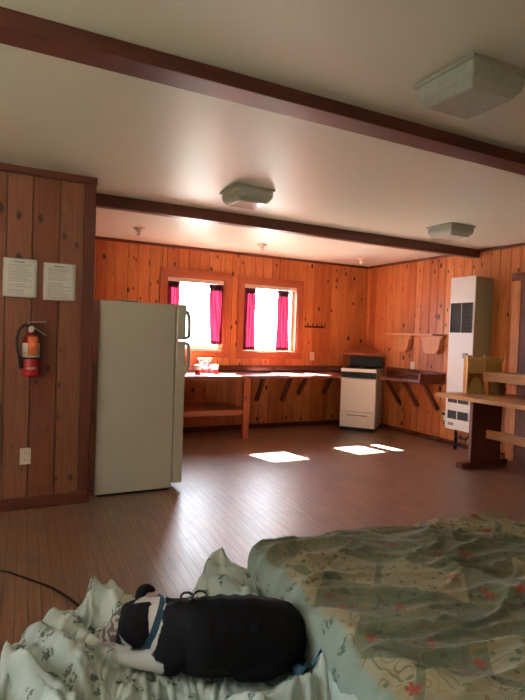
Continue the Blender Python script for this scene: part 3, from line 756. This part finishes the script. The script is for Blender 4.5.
# ------------------------------------------------------------------ papers and extinguisher on the partition
yp = -2.561
def paper(x0, x1, z0, z1, label, seed, tilt=0):
    rnd = random.Random(seed); t = thing('notice_sheet', ((x0+x1)/2, yp, z0), label, 'notice')
    b = NB(); NX = 8; g = []
    for j in range(9):
        row = []
        for i in range(NX+1):
            u, v_ = i/NX, j/8; row.append(b.verts.new((x0+(x1-x0)*u, yp-.004-.004*abs(v_-.5)*2*(.5+.5*math.sin(u*5+seed)) , z0+(z1-z0)*v_ + tilt*u)))
        g.append(row)
    for a, c in zip(g, g[1:]):
        for i in range(NX): b.faces.new((a[i], a[i+1], c[i+1], c[i]))
    o = mk('sheet', b, M['paper'], t, smooth=True); s = o.modifiers.new('thick', 'SOLIDIFY'); s.thickness = .0012; s.offset = 0
    b = NB(); w = x1-x0; n = 17; zt = z1-.045
    box(b, x0+w*.3, x0+w*.62, yp-.0098, yp-.0092, z1-.028, z1-.022)
    for k in range(n):
        z = zt - k*.0128
        if rnd.random() < .12: continue
        x = x0+w*.14; e = x0+w*rnd.uniform(.6,.86)
        while x < e:
            l = rnd.uniform(.008,.03); box(b, x, min(x+l, e), yp-.0098, yp-.0092, z-.0013, z+.0013); x += l+.004
    mk('printed_lines', b, M['ink'], t, kind='stuff')
paper(-5.222, -5.0, 1.532, 1.805, 'white printed notice on the partition, the left one of two', 2)
paper(-4.958, -4.735, 1.522, 1.795, 'white printed notice on the partition, nearer the corner trim', 5)

ex = thing('fire_extinguisher', (-5.035, -2.63, .97), 'red fire extinguisher with black hose hanging on the partition above an outlet', 'fire extinguisher')
ec = (-5.035, -2.628, .97)
b = NB(); lathe(b, [(.045,.0),(.056,.006),(.058,.02),(.058,.24),(.052,.272),(.034,.296),(.020,.306),(.020,.315)], ec, 32); mk('cylinder', b, M['red'], ex, smooth=True)
b = NB(); box(b, ec[0]-.02, ec[0]+.02, -2.575, -2.561, 1.02, 1.30); box(b, ec[0]-.02, ec[0]+.02, -2.60, -2.57, 1.28, 1.285); mk('bracket', b, M['iron'], ex)
def band(name, r, z0, z1, a0, a1, mat, parent, n=16):
    b = NB(); rows = []
    for z in (z0, z1):
        rows.append([b.verts.new((ec[0]+r*math.sin(a0+(a1-a0)*k/n), ec[1]-r*math.cos(a0+(a1-a0)*k/n), ec[2]+z)) for k in range(n+1)])
    for k in range(n): b.faces.new((rows[0][k], rows[0][k+1], rows[1][k+1], rows[1][k]))
    o = mk(name, b, mat, parent, smooth=True); s = o.modifiers.new('t', 'SOLIDIFY'); s.thickness = .0012; s.offset = 0; return o
R_ = math.radians
lab = band('instruction_label', .0592, .137, .238, R_(-72), R_(72), M['label'], ex)
band('strap', .0598, .126, .137, R_(-100), R_(100), M['black'], ex)
band('orange_tag', .0615, .15, .285, R_(-24), R_(38), M['orange'], ex)
b = NB(); r = .060
pts = [(-R_(38),.062),(0,.073),(R_(38),.062),(0,.051)]
N = 12; top = []; bot = []
for k in range(N+1):
    a = -R_(38)+R_(76)*k/N; hh = .011*(1-abs(2*k/N-1)) + .0005
    top.append(b.verts.new((ec[0]+r*math.sin(a), ec[1]-r*math.cos(a), ec[2]+.062+hh))); bot.append(b.verts.new((ec[0]+r*math.sin(a), ec[1]-r*math.cos(a), ec[2]+.062-hh)))
for k in range(N): b.faces.new((bot[k], bot[k+1], top[k+1], top[k]))
mk('diamond_mark', b, M['label'], ex)
b = NB()
for z, a0, a1 in ((.222,-60,-30),(.205,-62,-28),(.188,-55,-35),(.17,-64,-30),(.155,-64,64),(.222,44,62),(.2,45,66),(.18,44,60),(.168,44,66)):
    n = 6; rr = .0602
    A = [b.verts.new((ec[0]+rr*math.sin(R_(a0+(a1-a0)*k/n)), ec[1]-rr*math.cos(R_(a0+(a1-a0)*k/n)), ec[2]+z)) for k in range(n+1)]
    B = [b.verts.new((v.co.x, v.co.y, v.co.z+.004)) for v in A]
    for k in range(n): b.faces.new((A[k], A[k+1], B[k+1], B[k]))
mk('label_print', b, M['ink'], lab)
b = NB(); lathe(b, [(.02,0),(.022,.01),(.022,.035),(.012,.045)], (ec[0],ec[1],ec[2]+.312), 16); vv = mk('valve', b, M['steel'], ex, smooth=True)
b = NB(); bar(b, (ec[0]-.02,ec[1],1.355), (ec[0]+.10,ec[1]-.01,1.362), .022, .006, side=(0,1,0)); mk('lever', b, M['steel'], ex, bevel=.002)
b = NB(); bar(b, (ec[0],ec[1],1.33), (ec[0]+.095,ec[1]-.01,1.265), .022, .005, side=(0,1,0)); mk('carry_handle', b, M['steel'], ex, bevel=.002)
b = NB(); lathe(b, [(.016,0),(.018,.006),(.004,.008)], (0,0,0), 14); bmesh.ops.rotate(b, verts=b.verts, cent=(0,0,0), matrix=Matrix.Rotation(PI/2,3,'X')); bmesh.ops.translate(b, verts=b.verts, vec=(ec[0],ec[1]-.022,1.31)); mk('gauge', b, M['label'], ex)
b = NB(); tube(b, [(-5.05,-2.628,1.325),(-5.08,-2.63,1.335),(-5.115,-2.64,1.30),(-5.128,-2.65,1.24),(-5.125,-2.655,1.17),(-5.112,-2.66,1.11),(-5.103,-2.66,1.09)], .010, 10); hs = mk('hose', b, M['rubber'], ex, smooth=True)
b = NB(); tube(b, [(-5.105,-2.66,1.115),(-5.098,-2.66,1.03)], [.013,.015], 12); mk('nozzle', b, M['rubber'], hs, smooth=True)

# ------------------------------------------------------------------ floor cord
b = NB(); pts = [(-5.9,-3.2,.006),(-5.6,-3.42,.006),(-5.4,-3.55,.006),(-5.23,-3.61,.006),(-5.15,-3.70,.006),(-5.08,-3.80,.006),(-5.00,-3.92,.006),(-4.93,-4.08,.006),(-4.88,-4.25,.006),(-4.85,-4.42,.006)]
cr = []
for i in range(len(pts)-1):
    P0, P1, P2, P3 = [Vector(pts[max(0,min(len(pts)-1,k))]) for k in (i-1,i,i+1,i+2)]
    for s_ in range(5):
        u = s_/5; cr.append(.5*((2*P1)+(P2-P0)*u+(2*P0-5*P1+4*P2-P3)*u*u+(3*P1-P0-3*P2+P3)*u**3))
cr.append(Vector(pts[-1]))
tube(b, cr, .0055, 8); mk('electric_cord', b, M['rubber'], smooth=True, label='thin black cord lying across the floorboards in front of the partition', cat='cord')

# ------------------------------------------------------------------ bed (turned 8 degrees)
def fbm(p, o=4, g=.5):
    s = 0; a = 1; q = Vector(p)
    for _ in range(o): s += a*noise.noise(q); q = q*2.03 + Vector((3.1,1.7,5.2)); a *= g
    return s
def ridge(p): return 1-abs(noise.noise(Vector(p)))*2
BR = math.radians(-6.5)
bed = thing('bed', (-3.87, -5.96, 0), 'double bed under a green and beige patchwork quilt with red flowers', 'bed', rotz=BR)
bw, bl = .655, 1.0     # half sizes
b = NB(); box(b, -bw+.05, bw-.05, -bl+.05, bl-.05, .02, .24); mk('box_base', b, M['backing'], bed, bevel=.02)
b = NB(); box(b, -bw+.035, bw-.035, -bl+.035, bl-.035, .24, .49); mk('mattress', b, M['paper'], bed, bevel=.05, seg=4)
b = NB(); NXq, NYq = 300, 330; g = []
top = .52; rad = .075
def edgeprof(d):
    """d: arc distance measured outwards from the start of the rounding"""
    if d <= 0: return 0, 0
    arc = rad*PI/2
    if d < arc: a = d/rad; return rad*math.sin(a), -rad*(1-math.cos(a))
    return rad+.02*(d-arc), -rad-(d-arc)
drop = .44
for j in range(NYq+1):
    row = []
    for i in range(NXq+1):
        ax = (i/NXq*2-1)*(bw-rad+rad*PI/2+drop-rad); ay = (j/NYq*2-1)*(bl-rad+rad*PI/2+drop-rad)
        ex_, ey_ = abs(ax)-(bw-rad), abs(ay)-(bl-rad)
        if ex_ > 0 and ey_ > 0:       # rounded corner: fold radially
            dd = math.hypot(ex_, ey_); o_, h_ = edgeprof(max(ex_, ey_) if False else min(dd, rad*PI/2+drop-rad))
            px = math.copysign(bw-rad + o_*ex_/dd, ax); py = math.copysign(bl-rad + o_*ey_/dd, ay)
        else:
            if ex_ > 0: o_, h_ = edgeprof(ex_); px = math.copysign(bw-rad+o_, ax); py = ay
            elif ey_ > 0: o_, h_ = edgeprof(ey_); px = ax; py = math.copysign(bl-rad+o_, ay)
            else: px, py, h_ = ax, ay, 0
        # wrinkles: long soft creases roughly across the bed plus puckers
        w = fbm((ax*1.6, ay*3.2, 1.3), 2)*.014
        cr_ = max(0, ridge((ax*2.6+.5*ay+fbm((ax*2,ay*2,4),2)*.5, ay*6.5+fbm((ax*1.4,ay*1.4,9),2)*.9, 2.2)))**3*.022 + max(0, ridge((ax*4.5+ay*1.5, ay*14+ax*2+fbm((ax*3,ay*3,2),2)*.8, 8.2)))**3*.014
        pk = ridge((ax*7, ay*12, 7.7))*.0032 + fbm((ax*16, ay*20, 3), 2)*.0030
        disp = w + cr_ + pk
        if h_ < -.02:
            k = min(1, -h_/.15); side = fbm((ax*3.2, ay*3.2, 5), 2)*.018*k + ridge((ax*5, ay*5, 1))*.006
            px += math.copysign(side, ax)*(ex_ > 0); py += math.copysign(side, ay)*(ey_ > 0); disp *= (1-k)
        row.append(b.verts.new((px, py, top + h_ + disp)))
    g.append(row)
for a, c_ in zip(g, g[1:]):
    for i in range(NXq): b.faces.new((a[i], a[i+1], c_[i+1], c_[i]))
q = mk('quilt', b, M['quilt'], bed, smooth=True)
q['label'] = 'green patchwork quilt with beige patches, brown vines and red flowers'

# ------------------------------------------------------------------ low mattress with crumpled cover, left of the bed
lb = thing('low_bed', (-4.95, -5.75, 0), 'low mattress heaped with a crumpled pale green sprigged cover under the dog', 'bed')
b = NB(); box(b, -5.50, -4.52, -6.7, -4.98, .01, .27); mk('mattress', b, M['paper'], lb, bevel=.06, seg=4)
def sstep(a, c_, x): t_ = max(0, min(1, (x-a)/(c_-a))); return t_*t_*(3-2*t_)
def back_edge(x):   # where the cover ends towards the kitchen
    k = [(-5.7,-5.45),(-5.45,-5.25),(-5.28,-5.05),(-5.20,-4.88),(-5.10,-4.80),(-5.02,-4.79),(-4.93,-4.72),(-4.86,-4.85),(-4.76,-4.93),(-4.66,-4.85),(-4.60,-4.80),(-4.52,-4.71),(-4.43,-4.68),(-4.38,-4.76),(-4.2,-4.9)]
    for (a, y_), (c_, z_) in zip(k, k[1:]):
        if x <= c_: u = (x-a)/(c_-a); return y_+(z_-y_)*u
    return -5.2
dogc = Vector((-4.70, -5.36))
def cover_h(x, y):
    be = back_edge(x) + fbm((x*9, 0, 2), 2)*.015
    base = .335
    wx = x + fbm((x*2.5, y*2.5, 3), 2)*.09; wy = y + fbm((x*2.5, y*2.5, 8), 2)*.09
    # folds fanning towards the camera on the left
    f1 = max(0, ridge((wx*5.5+wy*2.6, wy*1.6-wx*1.0, .5)))**2*.060
    f2 = max(0, ridge((wx*11+wy*5, wy*1.7-wx*1.0, 3.5)))**2*.046
    f2 += max(0, ridge((wx*19-wy*5, wy*3.2, 6.5)))**2*.019
    f3 = fbm((x*11, y*11, 1), 3)*.012 + max(0, ridge((wx*30-wy*16, wy*9+wx*6, 1.5)))**2*.008
    dd = math.hypot((x-dogc.x)*.62/.62, (y-dogc.y)/.8)
    dogm = sstep(.16, .36, math.hypot((x-dogc.x)*.75, (y-dogc.y)*1.35))
    h_ = base + (f1+f2)*(.15+.85*dogm) + f3 - .015*(1-dogm)
    # heap behind the dog, against the bed corner
    h_ += .045*math.exp(-(((x+4.53)/.15)**2 + ((y+4.86)/.10)**2))
    h_ += .022*math.exp(-(((x+4.93)/.14)**2 + ((y+4.95)/.12)**2))
    # roll in front of the rump
    h_ += .075*math.exp(-(((x+4.57)/.11)**2 + ((y+5.585)/.055)**2))
    e = sstep(0, .16, be - y)                # falls to the floor behind
    l_ = sstep(-5.62, -5.42, x)
    h_ = .012 + (h_-.012)*min(e, 1)**.8*l_
    return h_
b = NB(); NXc, NYc = 340, 420; g = []
def bed_side(y):      # left face of the quilted bed at depth y, local y of the turned bed
    return -3.87 + math.cos(BR)*(-bw-.012) - math.sin(BR)*((y+5.96)/math.cos(BR)) + .02
for j in range(NYc+1):
    row = []; y = -6.72 + (6.72-4.60)*j/NYc
    xr = bed_side(min(y, -4.97)) if y < -4.95 else bed_side(-4.97) + .10*sstep(-4.95,-4.85,y)
    for i in range(NXc+1):
        x = -5.64 + (xr+5.64)*i/NXc
        row.append(b.verts.new((x, y, cover_h(x, y))))
    g.append(row)
for a, c_ in zip(g, g[1:]):
    for i in range(NXc):
        if max(v.co.z for v in (a[i], a[i+1], c_[i+1], c_[i])) > .0125: b.faces.new((a[i], a[i+1], c_[i+1], c_[i]))
for v in [v for v in b.verts if not v.link_faces]: b.verts.remove(v)
cv = mk('crumpled_cover', b, M['throw'], lb, smooth=True); s = cv.modifiers.new('thick', 'SOLIDIFY'); s.thickness = .006; s.offset = 1
cv['label'] = 'crumpled pale green cover printed with small dark sprigs'

# ------------------------------------------------------------------ dog: one continuous surface from blended spheres
def grow(balls, voxel, smooth_it=8, name='tmp'):
    """balls: list of chains [(x,y,z,r),...]; merged with a voxel remesh into one closed mesh"""
    b = NB()
    for ch in balls:
        for k in range(len(ch)):
            p, r = Vector(ch[k][:3]), ch[k][3]
            pts = [(p, r)]
            if k+1 < len(ch):
                p2, r2 = Vector(ch[k+1][:3]), ch[k+1][3]; n = max(2, int((p2-p).length/(min(r, r2)*.3)))
                pts = [(p.lerp(p2, i/n), r+(r2-r)*i/n) for i in range(n)]
            for pp, rr in pts: bmesh.ops.create_icosphere(b, subdivisions=2, radius=rr, matrix=Matrix.Translation(pp))
    me = bpy.data.meshes.new(name); b.to_mesh(me); b.free(); o = bpy.data.objects.new(name, me); C.objects.link(o)
    m = o.modifiers.new('r', 'REMESH'); m.mode = 'VOXEL'; m.voxel_size = voxel
    m = o.modifiers.new('s', 'SMOOTH'); m.factor = .6; m.iterations = smooth_it
    dg = bpy.context.evaluated_depsgraph_get(); dg.update(); r = bpy.data.meshes.new_from_object(o.evaluated_get(dg))
    bpy.data.objects.remove(o); bm = NB(); bm.from_mesh(r); bpy.data.meshes.remove(r); return bm

dog = thing('dog', (-4.68, -5.30, .345), 'black and white dog with a blue collar lying asleep on the crumpled green cover', 'dog')
body = [
  # trunk: shoulders to rump
  [(-4.815,-5.235,.460,.092), (-4.745,-5.250,.465,.105), (-4.660,-5.275,.465,.108), (-4.575,-5.300,.460,.108), (-4.510,-5.322,.452,.103)],
  [(-4.80,-5.25,.44,.078), (-4.70,-5.275,.44,.082), (-4.58,-5.315,.44,.082), (-4.53,-5.335,.435,.075)],
  # haunch and hind leg tucked forward
  [(-4.515,-5.345,.44,.078), (-4.56,-5.36,.41,.055), (-4.63,-5.355,.395,.03)],
  # shoulder and upper foreleg
  [(-4.82,-5.27,.44,.075), (-4.845,-5.30,.405,.045), (-4.88,-5.275,.388,.030), (-4.93,-5.235,.382,.024), (-4.965,-5.205,.380,.024), (-4.985,-5.190,.379,.020)],
  # other foreleg under the chin
  [(-4.83,-5.18,.43,.06), (-4.88,-5.15,.39,.032), (-4.94,-5.11,.380,.024), (-4.975,-5.09,.38,.022)],
  # neck
  [(-4.815,-5.225,.475,.078), (-4.86,-5.215,.475,.066), (-4.885,-5.205,.470,.060)],
  # skull, cheeks, muzzle dropped into the cover
  [(-4.890,-5.190,.468,.066), (-4.915,-5.178,.458,.064), (-4.935,-5.165,.445,.054), (-4.958,-5.148,.420,.040), (-4.978,-5.132,.402,.034), (-4.992,-5.122,.392,.028)],
  # tail curled along the rump
  [(-4.465,-5.32,.42,.024), (-4.445,-5.36,.395,.017), (-4.455,-5.42,.375,.013), (-4.50,-5.46,.372,.010)],
]
bm = grow(body, .0052, 9)
lay = bm.loops.layers.float_color.new('coat')
def coatcol(p):
    n = noise.noise(p*22)*.012
    BLK = (.010,.010,.012,1); WHT = (.60,.58,.53,1); BRN = (.12,.10,.08,1)
    # distance along the neck axis
    ax = Vector((-4.885,-5.205,.47)); ay = Vector((-4.80,-5.245,.465)); d_ = (ay-ax).normalized(); s_ = (p-ax).dot(d_) + n
    leg = p.z < .412+n and p.x < -4.868
    if leg: return WHT if p.x > -4.972 else (.50,.40,.36,1)
    if s_ > .052 - .25*max(0, .47-p.z): return BLK
    if s_ > -.016: return WHT
    if s_ > -.075:
        # black patches each side of a white blaze
        side = (p - ax).dot(Vector((.47,-.88,0)))
        if side > .004+n: return BLK
        if side < -.030: return BLK
        return WHT
    side = (p - ax).dot(Vector((.47,-.88,0)))
    return BRN if noise.noise(p*60) > -.15 else (.40,.36,.31,1)
for f in bm.faces:
    c0 = [coatcol(l.vert.co) for l in f.loops]
    for l, c1 in zip(f.loops, c0): l[lay] = c1
def warp(bm):
    """the rump lies nearer the camera and lower than the head"""
    for v in bm.verts:
        u = max(0, min(1, (-4.72 - v.co.x)/.17)); u = u*u*(3-2*u)
        v.co += Vector((-.038*(1-u) + .004*u, -.085*(1-u) - .020*u, -.016*(1-u) - .010*u))
    return bm
mk('body', warp(bm), M['fur'], dog, smooth=True)
def colored(bm, col):
    lay = bm.loops.layers.float_color.new('coat')
    for f in bm.faces:
        for l in f.loops: l[lay] = col
    return bm
# near ear: folded flap hanging over the cheek ; far ear: flipped back
def flap(pts_left, pts_right, t=.006):
    b = NB(); g = []
    n = 12
    def cat(P, u):
        x = u*(len(P)-1); i = min(int(x), len(P)-2); f = x-i
        P0, P1, P2, P3 = [Vector(P[max(0,min(len(P)-1,k))]) for k in (i-1,i,i+1,i+2)]
        return .5*((2*P1)+(P2-P0)*f+(2*P0-5*P1+4*P2-P3)*f*f+(3*P1-P0-3*P2+P3)*f**3)
    for j in range(n+1):
        A, B = cat(pts_left, j/n), cat(pts_right, j/n); row = []
        for i in range(9):
            u = i/8; p = A.lerp(B, u); p += Vector((-.2,-.6,.5))*.010*math.sin(PI*u)*math.sin(PI*min(1, .15+j/n)); row.append(b.verts.new(p))
        g.append(row)
    for a, c_ in zip(g, g[1:]):
        for i in range(8): b.faces.new((a[i], a[i+1], c_[i+1], c_[i]))
    return b
o = mk('ear', colored(warp(flap([(-4.935,-5.200,.525),(-4.968,-5.215,.495),(-4.968,-5.240,.462),(-4.935,-5.262,.432)], [(-4.880,-5.225,.535),(-4.872,-5.258,.505),(-4.880,-5.272,.468),(-4.918,-5.270,.431)])), (.012,.011,.013,1)), M['fur'], dog, smooth=True)
s = o.modifiers.new('t', 'SOLIDIFY'); s.thickness = .008; s.offset = 0
o = mk('ear', colored(warp(flap([(-4.905,-5.150,.515),(-4.890,-5.130,.535),(-4.862,-5.125,.542),(-4.838,-5.135,.540)], [(-4.885,-5.165,.520),(-4.870,-5.155,.530),(-4.852,-5.150,.532),(-4.836,-5.142,.536)])), (.012,.011,.013,1)), M['fur'], dog, smooth=True)
s = o.modifiers.new('t', 'SOLIDIFY'); s.thickness = .009; s.offset = 0
b = NB(); bmesh.ops.create_uvsphere(b, u_segments=12, v_segments=8, radius=.011, matrix=Matrix.Translation((-5.015,-5.110,.390)) @ Matrix.Diagonal((1,1.2,.8,1))); mk('nose', warp(b), M['rubber'], dog, smooth=True)
for p_ in ((-4.960,-5.201,.447), (-4.945,-5.112,.452)):
    b = NB(); bmesh.ops.create_uvsphere(b, u_segments=12, v_segments=8, radius=.0065, matrix=Matrix.Translation(p_)); mk('eye', warp(b), M['black'], dog, smooth=True)
for k in range(4):
    pass
for base, dr_ in (((-4.985,-5.190,.379), (-.75,.62,0)), ((-4.975,-5.09,.38), (-.8,.55,0))):
    b = NB(); dv = Vector(dr_).normalized(); sd = Vector((dv.y,-dv.x,0))
    for k in range(4):
        q_ = Vector(base)+dv*(.008 + (.004 if k in (1,2) else 0))+sd*(k-1.5)*.0095; bmesh.ops.create_icosphere(b, subdivisions=2, radius=.009, matrix=Matrix.Translation(q_+Vector((0,0,-.004))))
    mk('toes', colored(warp(b), (.50,.41,.37,1)), M['fur'], dog, smooth=True)
# collar: band round the neck
def ring(bm, c, nrm, rx, w, n=40, thick=.003):
    nrm = Vector(nrm).normalized(); a = nrm.cross(Vector((0,0,1))).normalized(); u = a.cross(nrm).normalized(); rows = []
    for d in (-w/2, w/2):
        for r in (rx, rx+thick): rows.append([bm.verts.new(Vector(c)+nrm*d+(a*math.cos(2*PI*k/n)+u*math.sin(2*PI*k/n))*r) for k in range(n)])
    for A, B in ((rows[0],rows[1]),(rows[1],rows[3]),(rows[3],rows[2]),(rows[2],rows[0])):
        for k in range(n): bm.faces.new((A[k], A[(k+1)%n], B[(k+1)%n], B[k]))
    bmesh.ops.recalc_face_normals(bm, faces=bm.faces)
b = NB(); ring(b, (-4.860,-5.216,.474), (.88,-.30,-.34), .0765, .027); mk('collar', warp(b), M['blue'], dog, smooth=False, label='blue collar')

# leash loops on the dog's back
b = NB()
def loop(bm, c, rx, rz, tilt, r=.0035):
    pts = []
    for k in range(25):
        a = 2*PI*k/24; pts.append((c[0]+rx*math.cos(a), c[1]+tilt*math.sin(a), c[2]+rz*math.sin(a)))
    tube(bm, pts, r, 7)
ls = thing('leash', (-4.75, -5.25, .565), 'thin black leash looped on top of the dog with a small metal clip', 'leash')
loop(b, (-4.775,-5.235,.574), .018, .004, .018); loop(b, (-4.738,-5.246,.577), .017, .004, .017); tube(b, [(-4.80,-5.24,.575),(-4.82,-5.24,.568),(-4.835,-5.235,.562)], .0035, 7)
mk('strap', b, M['rubber'], ls, smooth=True)
b = NB(); tube(b, [(-4.762,-5.262,.580),(-4.757,-5.266,.590)], .0045, 8); mk('clip', b, M['steel'], ls, smooth=True)

for o_ in (ls,): o_.location += Vector((-.015, -.085, -.016))

# small blue cloth by the rump
b = NB(); g = []
for j in range(15):
    row = []
    for i in range(19):
        u, v_ = i/18-.5, j/14-.5; x = -4.495+u*.09+v_*.02; y = -5.53+v_*.08
        row.append(b.verts.new((x, y, cover_h(x, y)+.022+.010*math.sin(u*14+v_*3)*(1)+.006*noise.noise(Vector((u*5,v_*5,1))))))
    g.append(row)
for a, c_ in zip(g, g[1:]):
    for i in range(18): b.faces.new((a[i], a[i+1], c_[i+1], c_[i]))
o = mk('blue_cloth', b, M['blue_cloth'], smooth=True, label='scrap of blue cloth tucked between the dog and the bed', cat='cloth'); s = o.modifiers.new('t', 'SOLIDIFY'); s.thickness = .003; s.offset = 1

# ------------------------------------------------------------------ LIGHT
w = bpy.data.worlds.new('daylight'); bpy.context.scene.world = w; w.use_nodes = True; nt = w.node_tree
bg = nt.nodes['Background']; tc = nt.nodes.new('ShaderNodeTexCoord'); sx = nt.nodes.new('ShaderNodeSeparateXYZ'); nt.links.new(tc.outputs['Generated'], sx.inputs[0])
def wn(op, *v):
    x = nt.nodes.new('ShaderNodeMath'); x.operation = op
    for i, q_ in enumerate(v):
        if isinstance(q_, bpy.types.NodeSocket): nt.links.new(q_, x.inputs[i])
        else: x.inputs[i].default_value = q_
    return x.outputs[0]
def wmix(f, a, b_):
    x = nt.nodes.new('ShaderNodeMix'); x.data_type = 'RGBA'; nt.links.new(f, x.inputs[0])
    for i, q_ in ((6, a), (7, b_)):
        if isinstance(q_, bpy.types.NodeSocket): nt.links.new(q_, x.inputs[i])
        else: x.inputs[i].default_value = (*q_, 1)
    return x.outputs[2]
def wstep(v, a, b_):
    x = nt.nodes.new('ShaderNodeMapRange'); nt.links.new(v, x.inputs[0]); x.inputs[1].default_value = a; x.inputs[2].default_value = b_; x.interpolation_type = 'SMOOTHSTEP'; return x.outputs[0]
# kitchen side: bright haze over pale sunlit ground.  near sides: dim sky, green glow below added to brighten the ceiling
far = wstep(sx.outputs[1], .0, .45); sky = wstep(sx.outputs[2], -.06, .06)
K_SKY, K_GND, N_SKY, N_GND = 10.5, 6.5, 0.20, 0.80
def sc(c, k): return tuple(v*k for v in c)
kit = wmix(sky, sc((.90,1.0,.92), K_GND), sc((.78,.90,1.0), K_SKY))
near = wmix(sky, sc((.74,.98,.62), N_GND), sc((.72,.90,.95), N_SKY))
nt.links.new(wmix(far, near, kit), bg.inputs[0]); bg.inputs[1].default_value = 1.0
sun = bpy.data.lights.new('sun', 'SUN'); sun.energy = 230; sun.angle = math.radians(1.4); sun.color = (.97,.97,.95)
so = bpy.data.objects.new('sun', sun); C.objects.link(so); so.rotation_euler = Vector((.23,-1,-1.0)).to_track_quat('-Z','Y').to_euler(); so.location = (-2, 6, 8)
def portal(loc, size, rot):
    l = bpy.data.lights.new('window_daylight', 'AREA'); l.shape = 'RECTANGLE'; l.size, l.size_y = size; l.cycles.is_portal = True
    o = bpy.data.objects.new('window_daylight', l); C.objects.link(o); o.location = loc; o.rotation_euler = rot
for hh in (W1, W2): portal(((hh[0]+hh[1])/2, .16, (hh[2]+hh[3])/2), (hh[1]-hh[0], hh[3]-hh[2]), (-PI/2, 0, 0))
portal((XL-.16, (LW[0]+LW[1])/2, (LW[2]+LW[3])/2), (LW[3]-LW[2], LW[1]-LW[0]), (0, -PI/2, 0))
portal(((RW[0]+RW[1])/2, YB-.16, (RW[2]+RW[3])/2), (RW[1]-RW[0], RW[3]-RW[2]), (PI/2, 0, 0))

# ------------------------------------------------------------------ CAMERA
cam = bpy.data.cameras.new('camera'); co = bpy.data.objects.new('camera', cam); C.objects.link(co)
R = Vector((.88819708,-.45817576,.03436445)); U = Vector((-.0177825,.04045721,.99902302)); F = Vector((.45911843,.88794042,-.02778646))
m = Matrix.Identity(4)
for i in range(3): m[i][0] = R[i]; m[i][1] = U[i]; m[i][2] = -F[i]
m.translation = Vector((-5.3188,-6.7621,1.3202)); co.matrix_world = m
cam.sensor_fit = 'HORIZONTAL'; cam.sensor_width = 36; cam.lens = 36*534.92/525; cam.clip_start = .02
bpy.context.scene.camera = co
vs = bpy.context.scene.view_settings; vs.view_transform = 'Standard'; vs.look = 'None'; vs.exposure = 1.2; vs.gamma = 1; vs.use_curve_mapping = False
bpy.context.scene.cycles.max_bounces = 12; bpy.context.scene.cycles.diffuse_bounces = 6
